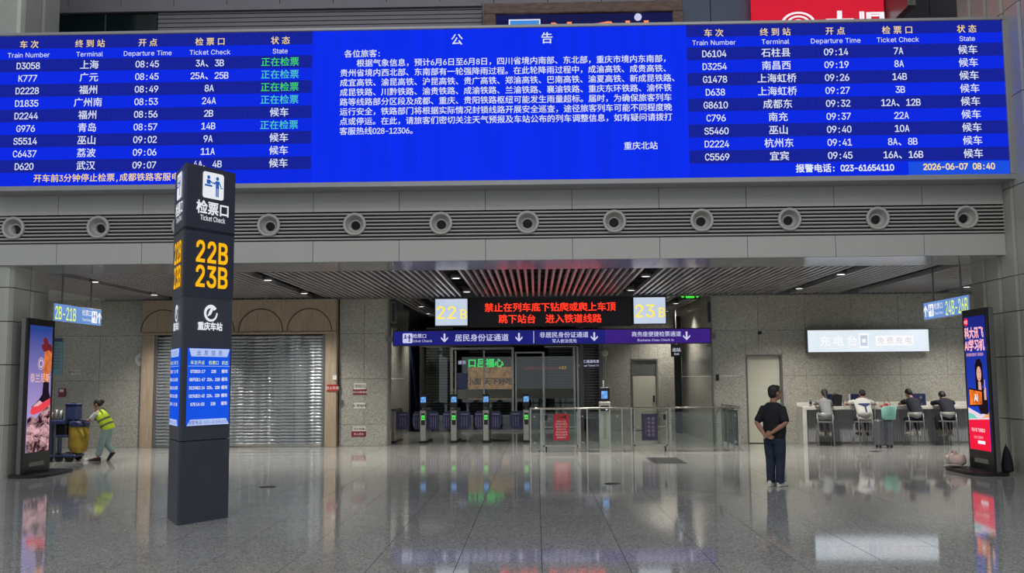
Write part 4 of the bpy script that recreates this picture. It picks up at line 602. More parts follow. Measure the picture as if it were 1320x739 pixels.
NL = ['各位旅客:', '\u3000\u3000根据气象信息，预计6月6日至6月8日，四川省境内南部、东北部，重庆市境内东南部，', '贵州省境内西北部、东南部有一轮强降雨过程。在此轮降雨过程中，成渝高铁、成贵高铁、',
      '成宜高铁、渝昆高铁、沪昆高铁、贵广高铁、郑渝高铁、巴南高铁、渝夏高铁、新成昆铁路、', '成昆铁路、川黔铁路、渝贵铁路、成渝铁路、兰渝铁路、襄渝铁路、重庆东环铁路、渝怀铁',
      '路等线路部分区段及成都、重庆、贵阳铁路枢纽可能发生雨量超标。届时，为确保旅客列车', '运行安全，铁路部门将根据实际情况封锁线路开展安全巡查，途径旅客列车可能不同程度晚',
      '点或停运。在此，请旅客们密切关注天气预报及车站公布的列车调整信息，如有疑问请拨打', '客服热线028-12306。']
zt_, zb_ = bx(480, 69)[1], bx(480, 168.8)[1]
x_l = bx(438, 120)[0]; x_r = bx(866, 120)[0]; em = (x_r - x_l)/40.0
for k, s in enumerate(NL):
    z = zt_ + (zb_-zt_)*k/8
    text(mid, s, (x_l + (em*.5 if k == 0 else 0), EP, z), em, E_white, align='L', mono=True, bold=1)
text(mid, '重庆北站', (bx(826, 188)[0], EP, bx(826, 188)[1]), em*1.02, E_white, bold=1)

# ---------------------------------------------------------------- granite back walls
def granite_wall(name, x0, x1, y, cut=(), w=1.27, z1=4.3):
    s = struct(name)
    box('backing', M_dark, s, x0, y+.04, 0, x1, y+.1, z1) if not cut else None
    n = max(1, round((x1-x0)/w)); zs = [0, .60, 1.87, 3.14, z1]
    for k in range(n):
        a = x0 + (x1-x0)*k/n; b = x0 + (x1-x0)*(k+1)/n
        for z0, zz in zip(zs[:-1], zs[1:]):
            segs = [(a, b)]
            for (c0, c1, cz) in cut:
                if z0 < cz - .01:
                    ns = []
                    for p, q in segs:
                        if q <= c0 or p >= c1: ns.append((p, q)); continue
                        if p < c0: ns.append((p, c0))
                        if q > c1: ns.append((c1, q))
                    if zz > cz + .01:
                        p0, q0 = max(a, c0), min(b, c1)
                        if q0 > p0: box('stone_panel', M_granite, s, p0+.003, y, cz+.003, q0-.003, y+.04, zz-.003, .002)
                    segs = ns
            for p, q in segs:
                if q-p > .03: box('stone_panel', M_granite, s, p+.003, y, z0+.003, q-.003, y+.04, zz-.003, .002)
    return s
wbl = granite_wall('wall_back_left', -16.2, -11.10, YW)
box('shop_backing', M_dark, wbl, -11.3, YW+.11, 0, -5.3, YW+.2, 4.6)  # added behind the shop to stop background light leaking through the gap
# the pier between shop and gates, with a flush access panel
granite_wall('wall_pier', -5.54, -4.13, YW-.02, w=.75)
dx0, dx1, dz1 = 5.84, 6.86, 2.46
wr = granite_wall('wall_back_right', 4.92, 14.0, YW, cut=[(dx0, dx1, dz1)], w=1.35)
box('backing', M_dark, wr, 4.95, YW+.06, 2.5, 14, YW+.1, 4.3); box('backing', M_dark, wr, 6.9, YW+.06, 0, 14, YW+.1, 2.5)
d = struct('door_1')
box('door_backing', M_dark, d, dx0-.1, YW+.2, 0, dx1+.1, YW+.25, 2.6)  # added behind the leaf to block background light under the door
box('door_leaf', M_door, d, dx0+.05, YW+.10, .02, dx1-.06, YW+.15, dz1-.05, .004)
box('jamb', M_steel_d, d, dx0, YW+.0, 0, dx0+.05, YW+.14, dz1)
box('jamb', M_steel_d, d, dx1-.06, YW+.0, 0, dx1, YW+.14, dz1)
box('head', M_steel_d, d, dx0+.05, YW+.0, dz1-.05, dx1-.06, YW+.14, dz1)
tag(box('wall_sensor', M_black, None, 6.21, YW-.03, 3.02, 6.31, YW, 3.11, .01), 'small black square sensor high above the white door', 'sensor')
tag(box('door_intercom', M_black, None, 5.0, YW-.05, 1.75, 5.09, YW, 1.92, .01), 'small black intercom on granite beside the gate passage', 'intercom')

# recess: passage side walls, rear wall
YR = 34.0
pl = struct('wall_passage_left')
for k in range(5):
    for z0, z1 in ((0, .6), (.6, 1.87), (1.87, 3.14), (3.14, 4.3)):
        box('stone_panel', M_granite, pl, -4.54, YW+.05+1.39*k, z0+.003, -4.50, YW+.05+1.39*k+1.384, z1-.003, .002)
prr = struct('wall_passage_right')
for k in range(5):
    for z0, z1 in ((0, .6), (.6, 1.87), (1.87, 3.14), (3.14, 4.3)):
        box('stone_panel', M_granite, prr, 4.90, YW+.05+1.39*k, z0+.003, 4.94, YW+.05+1.39*k+1.384, z1-.003, .002)
for yy in (YW-.0,):
    box('pier_return', M_granite, pl, -4.54, YW+.1, 0, -4.14, YW+.5, 4.3); box('corner_trim', M_steel_d, pl, -4.17, YW-.05, 0, -4.11, YW+.04, 4.1)
    box('corner_trim', M_steel_d, prr, 4.88, YW-.03, 0, 4.93, YW+.04, 4.1)
rw = granite_wall('wall_passage_rear', 2.3, 4.90, YR, cut=[(3.34, 4.29, 2.5)], w=1.2)
d = struct('door_2')
box('door_backing', M_dark, d, 3.3, YR+.13, 0, 4.3, YR+.18, 2.6)
box('door_leaf', M_door, d, 3.40, YR+.07, .02, 4.23, YR+.11, 2.45, .004)
box('jamb', M_steel, d, 4.23, YR-.02, 0, 4.29, YR+.1, 2.5); box('jamb', M_steel_d, d, 3.34, YR-.02, 0, 3.40, YR+.1, 2.5); box('head', M_steel_d, d, 3.40, YR-.02, 2.45, 4.23, YR+.1, 2.5)
box('closer_panel', M_steel_d, d, 3.40, YR+.05, 1.95, 4.23, YR+.07, 2.45)
box('door_handle', M_black, d, 4.10, YR+.02, .98, 4.16, YR+.07, 1.22, .01)
box('passage_far_wall', M_dark, rw, -4.7, 40.5, 0, 5, 40.6, 4.5)
box('passage_side', M_upper_b, rw, 2.4, YR+.15, 0, 2.5, 40.5, 4.5); box('passage_side', M_upper_b, rw, -4.7, YW+7, 0, -4.5, 40.5, 4.5)
lv = struct('wall_louver')
sml = MB().prism([(0, 0), (.05, .02), (.05, .035), (0, .07)], (1.55, 0, 0), (0, 0, 0), (0, 1, 0), (0, 0, 1)).mesh('louver_slat'); sml.materials.append(M_steel_d)
for bx0 in (-2.5, .45):
    for k in range(30): link('louver_slat', sml, None, lv, (bx0, 36.0, .45+.098*k))
smn = MB().prism([(0, 0), (.05, .02), (.05, .035), (0, .07)], (.95, 0, 0), (0, 0, 0), (0, 1, 0), (0, 0, 1)).mesh('louver_slat'); smn.materials.append(M_steel_d)
for k in range(34): link('louver_slat', smn, None, lv, (-3.95, 34.6, .4+.098*k))
for k in range(34): link('louver_slat', smn, None, lv, (1.42, 34.5, .4+.098*k))

# glazed sliding doors at the rear of the passage
gd = thing('glass_door_screen', 'tall glazed screen with steel door frames behind the ticket gates', 'glass doors', (0, YR-.2, 0))
for x0, x1, zt in ((-3.02, -2.92, 2.95), (-2.86, -2.80, 2.85), (-1.86, -1.80, 2.85), (-.86, -.78, 2.95), (-.74, -.68, 2.78), (.22, .30, 2.78), (1.30, 1.38, 2.98), (1.42, 1.50, 2.95)):
    box('mullion', M_steel, gd, x0, 0, 0, x1, .08, zt, .004)
for x0, x1, z0, z1 in ((-3.02, -.78, 2.87, 2.95), (-.74, .30, 2.72, 2.78), (.30, 1.42, 2.92, 2.98), (-3.02, 1.42, .0, .07)):
    box('rail', M_steel, gd, x0, .01, z0, x1, .07, z1, .004)
for x0, x1 in ((-2.92, -1.86), (-1.80, -.86), (-.68, .22), (.30, 1.30)):
    box('pane', M_glass2, gd, x0, .03, .07, x1, .04, 2.75)
    box('frosted_band', M_frost, gd, x0, .022, 1.15, x1, .028, 1.48)
box('header_beam', M_dark, gd, -4.1, 0, 2.98, 2.35, .12, 3.4)
box('pane', M_glass2, gd, -4.1, .03, .0, -3.04, .04, 2.95)
part(MB().box(1.52, -.06, 0, 1.66, .06, 4.0).box(2.2, -.06, 0, 2.34, .06, 4.0), 'post', M_steel_d, gd)
text(gd, '人工通道检票口', (1.93, -.01, 2.42), .12, E_lav, name='sign_lettering'); text(gd, 'Manual Ticket Check', (1.93, -.01, 2.28), .09, E_lav, name='sign_lettering')
box('notice_sheet', mat('notice_blue', (58, 72, 110), .4), gd, -2.78, .015, 1.5, -2.40, .02, 2.05)
text(gd, '提示', (-2.6, .0, 2.42), .14, E_lav, name='sign_lettering')
# glowing panels behind the glass stand in for a reflected shop
E_refl_green = emit('reflected_green', (60, 235, 110), 1.3)
M_refl_poster = emit('reflected_poster', (170, 120, 66), .8, .55, (6, 6, 6))
t = thing('shop_sign', 'stand-in for the reflection of a green shop sign and amber poster in the glass doors', 'shop sign', (-1.75, 35.3, 1.0))
box('poster', M_refl_poster, t, -.75, -.02, .1, .9, .05, 1.28)
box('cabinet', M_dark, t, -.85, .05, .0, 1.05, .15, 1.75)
text(t, '口吕福心', (-.1, -.03, 1.42), .33, E_refl_green, bold=3)
text(t, '小面 天下好吃', (.05, -.04, .75), .27, emit('reflected_text', (40, 20, 10), .5), bold=3, name='reflected_lettering')
t = thing('led_strip', 'thin red scrolling text strip behind the right glass door', 'led sign', (.35, 35.4, 2.2))
box('strip_case', M_black, t, -.95, -.06, -.06, .95, .0, .10, .005)
text(t, '欢迎乘坐列车请注意安全', (-.15, -.07, .02), .12, emit('dim_red', (150, 40, 34), .8)); text(t, '483', (.62, -.07, .03), .15, E_amber)  # amber digits stand in for mirrored lettering reflected in the glass

# ---------------------------------------------------------------- shop: oak portal and roller shutter
t = thing('wood_shopfront', 'oak veneered shop portal with arch grooves around the roller shutter', 'shopfront', (-8.3, YW-.35, 0))
L0, L1 = -2.76, 2.74
box('header', M_wood, t, L0, 0, 3.19, L1-.01, .33, ZC-.03, .008)
box('header_edge', M_wood, t, L0-.02, -.04, 3.13, L1, .33, 3.19, .006)
for a, b in ((L0, -2.41), (2.42, L1)): box('side_panel', M_wood, t, a, .06, 0, b, .33, 3.13, .006)
for cx in (-2.15, -.76, .61, 1.98):
    mb = MB(); R1, R2 = .63, .608
    A = [PI*i/24 for i in range(25)]
    for i in range(24):
        p = [(math.cos(A[i])*R1, math.sin(A[i])*R1), (math.cos(A[i+1])*R1, math.sin(A[i+1])*R1), (math.cos(A[i+1])*R2, math.sin(A[i+1])*R2), (math.cos(A[i])*R2, math.sin(A[i])*R2)]
        mb.prism(p, (0, .01, 0), (cx, -.012, 3.22))
    part(mb, 'arch_moulding', M_woodline, t)
    part(MB().prism([(math.cos(a)*.607, math.sin(a)*.607) for a in A], (0, .01, 0), (cx, -.008, 3.22)), 'arch_panel', M_wood, t)
t = thing('roller_shutter', 'closed grey metal roller shutter with crinkled reflections', 'shutter', (-8.3, YW-.2, 0))
ns = 34; h = 3.05/ns
smm = MB().prism([(0, 0), (-.022, .012), (-.028, h*.5), (-.02, h*.86), (0, h*.93)], (4.78, 0, 0), (-2.39, 0, 0), (0, 1, 0), (0, 0, 1)).mesh('shutter_slat'); smm.materials.append(M_shutter)
for k in range(ns): link('shutter_slat', smm, None, t, (0, 0, .05 + k*h))
box('backing', M_dark, t, -2.4, .02, 0, 2.41, .06, 3.13)
box('guide_rail', M_steel_d, t, -2.40, -.05, 0, -2.33, .02, 3.12); box('guide_rail', M_steel_d, t, 2.34, -.05, 0, 2.41, .02, 3.12)
box('bottom_bar', M_steel, t, -.0, -.07, .0, 2.34, .0, .06, .01)
box('bottom_bar', M_steel_d, t, -2.39, -.05, .0, 0, .0, .05, .01)

# small wall signs
def wall_sign(px0, py0, px1, py1, Y, m, label, rows=(), name='wall_sign', cat='sign', th=.012):
    a, b = at(px0, py0, Y), at(px1, py1, Y); x0, x1, z0, z1 = a.x, b.x, b.z, a.z
    cx, cz = (x0+x1)/2, (z0+z1)/2
    s = thing(name, label, cat, (cx, Y-th, cz))
    box('sign_plate', m, s, -(x1-x0)/2, 0, -(z1-z0)/2, (x1-x0)/2, th, (z1-z0)/2, .003)
    for txt, v, hh, mm, fit in rows: text(s, txt, (0, -.004, v), hh, mm, fit=fit)
    return s
M_pw = mat('sign_white', (205, 203, 198), .4); M_pr = mat('sign_red', (120, 22, 34), .4); M_ink = mat('ink_dark', (50, 20, 24), .6); M_inkw = mat('ink_white', (215, 210, 205), .5)
wall_sign(456.5, 494, 472, 502, YW-.02, M_pw, 'white plate on the granite pier, topmost of the stack', [('安检口', 0, .10, M_ink, None)])
wall_sign(455, 502.5, 473, 509, YW-.02, M_pr, 'red-edged plate just under the top white plate', [('消防疏散通道', 0, .07, M_inkw, None)])
wall_sign(456, 519.5, 471, 527, YW-.02, M_pw, 'small white plate with a dark square, middle of the pier', [('▣ 配电间', 0, .09, M_ink, None)])
wall_sign(455, 550, 471, 556, YW-.02, M_pw, 'white fire equipment plate low on the granite pier', [('消火栓箱', 0, .08, M_ink, None)])
wall_sign(453, 556.5, 472, 563, YW-.02, M_pr, 'red plate, lowest of the signs on the granite pier', [('禁止遮挡', 0, .07, M_inkw, None)])
wall_sign(421.5, 496, 436, 504.5, YW-.30, mat('sign_red2', (150, 30, 36), .4), 'small red no-smoking sign on the oak post', [('禁止吸烟', 0, .09, M_inkw, None)])
wall_sign(429, 484, 434, 490, YW-.30, M_pw, 'tiny white switch plate on the oak post', [], 'switch_plate', 'switch')
wall_sign(91, 477, 105, 483, YW, M_pw, 'small white sign on the left granite wall', [('安全出口', 0, .09, M_ink, None)])
s = wall_sign(60, 436, 80.5, 484, YW, mat('poster_blue', (120, 158, 170), .4), 'pale blue text poster behind the left advertising screen', [], 'poster', 'poster')
M_pn = mat('poster_navy', (38, 52, 92), .4)
box('header_band', M_pn, s, -.24, -.004, .42, .22, 0, .52)
for k in range(7): text(s, '旅客须知乘车安全', (0, -.005, .22-.09*k), .05, M_pn, fit=.36)
text(s, '温馨提示', (0, -.005, .34), .08, M_pn)
s = wall_sign(76.5, 501, 84.5, 512, YW, M_pr, 'red and white fire alarm call point on granite', [], 'fire_call_point', 'fire alarm', .05)
box('call_plate', M_pw, s, -.06, -.006, .02, .06, 0, .10)
p = at(183, 464, YW-.02)
t = thing('round_sticker', 'round white reflective sticker beside the oak post', 'sticker', (p.x, YW-.02, p.z))
part(MB().lathe([(.001, .012), (.19, .012), (.19, 0)], (0,0,0), (0,-1,0), 28), 'disc', M_pw, t)
text(t, '安全', (0, -.015, 0), .12, M_steel_d)
# narrow grey cabinets high at both sides of the passage
for px, lab in ((508, 'narrow grey box speaker at the upper left of the gate passage'), (913.5, 'narrow grey box speaker at the upper right of the gate passage')):
    a, b = at(px-3, 389, YW-.05), at(px+3, 417, YW-.05)
    t = thing('column_speaker', lab, 'speaker', (a.x, YW-.14, b.z))
    box('case', M_steel_d, t, 0, 0, 0, b.x-a.x, .13, a.z-b.z, .01)
    box('grille', M_black, t, .02, -.004, .03, b.x-a.x-.02, 0, a.z-b.z-.03)

# ---------------------------------------------------------------- signs over the gates
YS = YW-.25
def zx(px, py, Y): v = at(px, py, Y); return v.x, v.z
t = thing('led_sign', 'black LED sign with red warning text between the 22B and 23B boxes', 'led sign', (.43, YS, 3.3))
x0, z1 = zx(604.5, 384, YS); x1, z0 = zx(815, 420, YS)
box('case', M_led_bg, t, x0-.43, 0, z0-3.3, x1-.43, .2, z1-3.3, .01)
cx, cz = zx(709, 396, YS); text(t, '禁止在列车底下钻爬或爬上车顶', (cx-.43, -.008, cz-3.3), .262, E_red, bold=1)
cx, cz = zx(709, 411, YS); text(t, '跳下站台　进入铁道线路', (cx-.43, -.008, cz-3.3), .262, E_red, bold=1)
for k, (px0, px1, s, lab) in enumerate(((560, 604, '22', 'lit white gate number box reading 22B'), (815, 859.5, '23', 'lit white gate number box reading 23B'))):
    x0, z1 = zx(px0, 384.5 if k == 0 else 382.5, YS); x1, z0 = zx(px1, 421 if k == 0 else 418.5, YS); cx = (x0+x1)/2; cz = (z0+z1)/2; w = (x1-x0)/2; h = (z1-z0)/2
    t = thing('gate_number_box', lab, 'lit sign', (cx, YS-.03, cz))
    box('case', M_black, t, -w, 0, -h, w, .25, h, .01)
    box('lit_face', E_panel, t, -w+.03, -.006, -h+.03, w-.03, 0, h-.03)
    text(t, s, (-.14, -.012, 0), .50, E_yell, bold=1); text(t, 'B', (.34, -.012, -.05), .37, E_yell, bold=1)
def arrow(mb, x, z, s, down=True, o=(0,-.008,0), ux=(1,0,0), uy=(0,0,1)):
    q = -1 if down else 1
    shaft = [(x-.1*s, z-q*.5*s), (x+.1*s, z-q*.5*s), (x+.1*s, z+q*.32*s), (x-.1*s, z+q*.32*s)]
    mb.poly(shaft, o, ux, uy)
    for k in (-1, 1):
        mb.poly([(x, z+q*.5*s), (x+k*.4*s, z+q*.1*s), (x+k*.4*s, z-q*.12*s), (x, z+q*.28*s)], o, ux, uy)
    return mb
def ticket_icon(parent, cx, cz, s, bgm, fgm, o=(0,0,0), ux=(1,0,0), uy=(0,0,1), nrm=(0,-1,0)):
    """white rounded tile; attendant at a desk hands a ticket to a standing passenger"""
    o = Vector(o); n = Vector(nrm)
    r = .1*s; h = s/2; P = []
    for qx, qz, a0 in ((h-r, h-r, 0), (-h+r, h-r, 90), (-h+r, -h+r, 180), (h-r, -h+r, 270)):
        P += [(cx+qx+r*math.cos(math.radians(a0+30*i)), cz+qz+r*math.sin(math.radians(a0+30*i))) for i in range(4)]
    part(MB().poly(P, o+n*.006, ux, uy), 'pictogram_tile', bgm, parent)
    mb = MB(); oo = o+n*.010
    def R(x0, z0, x1, z1): mb.poly([(cx+x0*s, cz+z0*s), (cx+x1*s, cz+z0*s), (cx+x1*s, cz+z1*s), (cx+x0*s, cz+z1*s)], oo, ux, uy)
    def Cc(x_, z_, r_): mb.poly([(cx+x_*s+r_*s*math.cos(2*PI*i/12), cz+z_*s+r_*s*math.sin(2*PI*i/12)) for i in range(12)], oo, ux, uy)
    def Lq(x0, z0, x1, z1, w):
        d_ = Vector((x1-x0, z1-z0)).normalized(); q = Vector((-d_.y, d_.x))*w/2
        mb.poly([(cx+(x0+q.x)*s, cz+(z0+q.y)*s), (cx+(x1+q.x)*s, cz+(z1+q.y)*s), (cx+(x1-q.x)*s, cz+(z1-q.y)*s), (cx+(x0-q.x)*s, cz+(z0-q.y)*s)], oo, ux, uy)
    Cc(-.24, .30, .075); R(-.33, .04, -.15, .21); R(-.42, -.05, -.06, .02); Lq(-.18, .16, -.03, .10, .05); R(-.02, .08, .06, .14)
    Cc(.18, .30, .075); R(.10, -.08, .26, .21); Lq(.12, .18, .03, .06, .05); Lq(.25, .19, .36, -.0, .05); R(.11, -.40, .17, -.08); R(.19, -.40, .25, -.08); R(.33, -.06, .44, -.02)
    part(mb, 'pictogram', fgm, parent)
    return mb
x0, z1 = zx(506, 427, YS-.1); x1, z0 = zx(917, 442.5, YS-.1); z1 = zx(712, 424.7, YS-.1)[1]; z0 = zx(712, 444.7, YS-.1)[1]
ox, oz = .43, (z0+z1)/2
t = thing('lane_sign', 'long navy and purple lane sign spanning the gate entrance', 'lane sign', (ox, YS-.1, oz))
hh = (z1-z0)/2
box('bracket', M_steel_d, t, -4.2-ox, .16, -.08, -4.0-ox, .34, .08)
box('bracket', M_steel_d, t, 4.82-ox, .16, -.08, 5.0-ox, .36, .08)
box('case', M_black, t, x0-ox, .0, -hh, x1-ox, .16, hh, .01)
xm = zx(780, 433, YS-.1)[0]
box('navy_face', E_navy, t, x0-ox+.03, -.005, -hh+.025, xm-ox, 0, hh-.025)
box('purple_face', E_purple, t, xm-ox, -.005, -hh+.025, x1-ox-.03, 0, hh-.025)
lx = lambda px: zx(px, 433, YS-.1)[0]-ox
ticket_icon(t, lx(525.5), 0, .27, E_lav, E_navy, (0,-.003,0))
text(t, '检票口', (lx(541), -.009, .06), .13, E_lav, bold=1); text(t, 'Ticket Check', (lx(543.5), -.009, -.075), .10, E_lav)
mb = MB()
for px in (573, 669, 766, 885): part(arrow(MB(), lx(px), 0, .24), 'arrow', E_lav, t)
mb.box(lx(688)-.008, -.009, -.17, lx(688)+.008, -.006, .17)
part(mb, 'divider', E_lav, t)
text(t, '居民身份证通道', (lx(621), -.009, 0), .215, E_lav, bold=1)
text(t, '非居民身份证通道', (lx(727), -.009, .06), .17, E_lav, bold=1); text(t, '军人依法优先', (lx(727.5), -.009, -.11), .115, E_lav, bold=1)
text(t, '商务座便捷检票通道', (lx(846), -.009, .06), .152, E_lav, bold=1); text(t, 'Business Class Check in', (lx(845), -.009, -.105), .09, E_lav)
# small exit sign
p = at(888, 382.5, 27.6)
t = thing('exit_sign', 'small green running-man exit sign hanging under the slats', 'exit sign', (p.x, 27.4, p.z))
box('case', M_black, t, -.30, 0, -.09, .30, .05, .09, .005)
mb = MB(); arrow(mb, -.21, 0, .12); arrow(mb, .21, 0, .12); mb.box(-.12, -.008, -.06, .12, -.004, .06)
part(mb, 'lit_mark', emit('exit_green', (60, 215, 60), 1.4), t)
part(MB().cyl((0, .02, .05), (0, .02, ZC-p.z), .01), 'rod', M_steel_d, t)

# side-facing hanging signs by the columns
def side_sign(X, ya, yb, z0, z1, face, s, lab, rev):
    """face: +1 faces +x, -1 faces -x; lettering starts at the reader's left"""
    t = thing('hanging_sign', lab, 'hanging sign', (X, (ya+yb)/2, z0)); w = (yb-ya)/2; h = z1-z0
    box('case', M_steel, t, -.05, -w, 0, .05, w, h, .008)
    ux = Vector((0, 1, 0))*(1 if face > 0 else -1); xs_ = face*.056
    box('lit_face', E_gate, t, face*.05, -w+.02, .015, xs_, w-.02, h-.015)
    o = Vector((xs_+face*.004, 0, h/2)); f = face*.012
    nrm = (face, 0, 0); zc = 0
    if not rev:
        text(t, s[0], o+ux*(-w+.50)+Vector((0,0,.0)), .42*h/.42, E_lime, ux=ux, bold=1, fit=.95)
        text(t, '检票口', o+ux*.36+Vector((0,0,.07)), .15, E_white2, ux=ux); text(t, 'Ticket Check', o+ux*.36+Vector((0,0,-.08)), .08, E_white2, ux=ux, fit=.45)
        ticket_icon(t, .72, 0, .27, E_white2, E_gate, o, ux, (0,0,1), nrm)
        mb = MB(); arrow(mb, w-.13, 0, .26, False, o+Vector((f*.3,0,0)), ux); part(mb, 'arrow', E_white2, t)
    else:
        mb = MB(); arrow(mb, -w+.14, 0, .26, False, o+Vector((f*.3,0,0)), ux); part(mb, 'arrow', E_white2, t)
        ticket_icon(t, -.70, 0, .27, E_white2, E_gate, o, ux, (0,0,1), nrm)
        text(t, '检票口', o+ux*-.32+Vector((0,0,.07)), .15, E_white2, ux=ux); text(t, 'Ticket Check', o+ux*-.32+Vector((0,0,-.08)), .08, E_white2, ux=ux, fit=.45)
        text(t, s[0], o+ux*(w-.58), .42, E_lime, ux=ux, bold=1, fit=1.08)
    for yy in (-w*.6, w*.6): part(MB().cyl((0, yy, h), (0, yy, ZC-z0+.1), .018), 'hanging_rod', M_steel_d, t)
side_sign(-10.08, 19.7, 21.9, 3.11, 3.50, 1, ['2B-21B'], 'lit blue hanging sign reading 2B-21B by the left column', False)
side_sign(8.75, 19.42, 21.7, 3.07, 3.47, -1, ['24B-26B'], 'lit blue hanging sign reading 24B-26B by the right column', True)

# charging station light box
x0, z1 = zx(1118, 424.5, YW-.2); z0 = zx(1118, 454.5, YW-.2)[1]; x0 = zx(1040.5, 440, YW-.2)[0]; x1 = zx(1198, 440, YW-.2)[0]
cx, cz = (x0+x1)/2, (z0+z1)/2; w, h = (x1-x0)/2, (z1-z0)/2
t = thing('charging_sign', 'long white lit sign for the charging counter on the granite wall', 'lit sign', (cx, YW-.2, cz))
box('case', M_steel_d, t, -w, 0, -h, w, .2, h, .01)
box('lit_face', E_charge, t, -w+.02, -.006, -h+.02, w-.02, 0, h-.02)
spaced(t, '充电台', (-.82, -.012, 0), .30, E_white2, .375, bold=2, name='character')
part(MB().prism([(-.13, -.21), (.13, -.21), (.13, .21), (-.13, .21)], (0, -.004, 0), (-.12, -.008, 0)), 'phone_icon', E_white2, t)
part(MB().prism([(-.095, -.14), (.095, -.14), (.095, .15), (-.095, .15)], (0, -.004, 0), (-.12, -.013, 0)), 'phone_icon_screen', E_panel, t)
part(MB().prism([(-.05, -.05), (.05, -.05), (.05, .05), (-.05, .05)], (0, -.004, 0), (-.12, -.018, 0)), 'phone_icon_mark', E_white2, t)
part(MB().prism([(-.52, -.14), (.52, -.14), (.52, .14), (-.52, .14)], (0, -.004, 0), (.72, -.008, 0)), 'caption_box', E_white2, t)
spaced(t, '免费充电', (.72, -.016, 0), .20, emit('caption_grey', (218, 214, 208), 1.0), .25, name='character')

# ---------------------------------------------------------------- ticket gates
def gate(x, lab, head=True, stub=False):
    t = thing('ticket_gate', lab, 'ticket gate', (x, 27.98, 0), 0, 'row of ticket gate cabinets')
    part(MB().box(-.10, -.02, 0, .12, 1.55, .05), 'plinth', M_black, t)
    part(MB().box(-.09, 0, .05, .10, 1.5, .95, .02), 'cabinet', M_steel, t)
    part(MB().box(-.085, .02, .95, .095, 1.48, .975), 'top_cover', M_black, t)
    if head:
        g = box('indicator_panel', M_black, t, -.045, -.012, .52, .065, 0, .86, .004)
        mb = MB(); mb.box(-.035, -.016, .67, .055, -.012, .80); part(mb, 'green_display', emit_green, g)
        mb = MB(); arrow(mb, .01, .735, .09, True, (0, -.02, 0)); part(mb, 'display_arrow', E_dkgreen, g)
        part(MB().box(-.012, .06, .97, .03, .10, 1.04), 'neck', M_steel_d, t)
        part(MB().box(-.09, .04, 1.02, .11, .09, 1.40, .015), 'terminal_head', M_black, t)
        part(MB().box(-.065, .034, 1.17, .085, .04, 1.33), 'terminal_screen', E_term, t)
    return t
emit_green = emit('gate_green', (90, 235, 90), 1.1); E_dkgreen = emit('gate_dark_green', (20, 90, 30), 1); E_term = emit('terminal_blue', (110, 165, 230), 1.0, .5, (20, 20, 20))
def flap(t, side, wd):
    s = side; x0 = .10*s if s > 0 else -.09
    z0, z1 = .38, .90; e = wd
    pts = [(0, z0), (e-.07, z0), (e-.02, z0+.12), (e, (z0+z1)/2), (e-.02, z1-.12), (e-.07, z1), (0, z1)]
    f = part(MB().prism([(p*s, q) for p, q in pts], (0, .03, 0), (x0, .35, 0)), 'gate_flap', M_navy, t)
    c = x0 + s*e*.5
    mb = MB()
    for k in range(3): mb.box(c-.09+.07*k, .343, .45, c-.075+.07*k, .347, .74)
    part(mb, 'flap_print', M_inkw2, f)
    mb = MB().box(c-.11, .343, .80, c+.11, .347, .83); part(mb, 'flap_print', M_inkw2, f)
M_inkw2 = mat('flap_ink', (128, 126, 158), .6)
glabs = ['leftmost steel ticket gate cabinet, without a screen, against the granite pier', 'second ticket gate from the pier, with a blue face terminal', 'middle one of the five ticket gates, with a blue face terminal',
         'fourth ticket gate from the pier, brightest steel front', 'rightmost ticket gate, beside the steel and glass fence']
for k, (px, lab) in enumerate(zip((505.5, 545, 584.5, 626, 678), glabs)):
    gx = at(px, 545, 28).x
    g = gate(gx, lab, k > 0)
    if k < 4: flap(g, 1, .36 if k != 2 else .40)
    if k > 0: flap(g, -1, .26 if k < 4 else .40)
# small shelf arm on the second gate
# ---------------------------------------------------------------- fence with swing gates
YFn = 24.6
t = thing('glass_fence', 'steel post and glass panel fence in front of the passage', 'fence', (2.4, YFn, 0))
fx = lambda px: at(px, 550, YFn).x - 2.4
part(MB().tube([(fx(683), 0, 1.08), (fx(700), 0, 1.08), (fx(955), 0, 1.08)], .027, 10).smooth(), 'handrail', M_steel, t)
part(MB().tube([(fx(954), 0, 1.08), (fx(954), 1.2, 1.08), (fx(954), 2.35, 1.08)], .027, 10).smooth(), 'handrail', M_steel, t)
for px in (684, 698, 747, 757, 802, 814, 864, 953):
    w = .035 if px in (698, 747, 864, 953) else .022
    mb = MB().box(fx(px)-w, -.02, 0, fx(px)+w, .02, 1.08, .005).cyl((fx(px), 0, 0), (fx(px), 0, .012), .07, 14)
    part(mb, 'post', M_steel, t)
for k in range(1, 4): part(MB().box(fx(953)-.02, .75*k-.02, 0, fx(953)+.02, .75*k+.02, 1.06), 'post', M_steel_d, t)
for k in range(3): part(MB().box(fx(953)-.005, .75*k+.05, .10, fx(953)+.005, .75*k+.70, 1.0), 'glass_panel', M_glass, t)
for a, b in ((686, 696), (759, 800), (804, 812), (867, 950)):
    part(MB().box(fx(a), -.005, .08, fx(b), .005, 1.0), 'glass_panel', M_glass, t)
    part(MB().box(fx(a), -.015, .045, fx(b), .015, .07), 'bottom_rail', M_steel, t)
for px in (689, 751, 796, 859, 867, 948):
    part(MB().box(fx(px)-.02, -.02, .86, fx(px)+.02, .02, .90).box(fx(px)-.02, -.02, .2, fx(px)+.02, .02, .24), 'glass_clamp', M_steel, t)
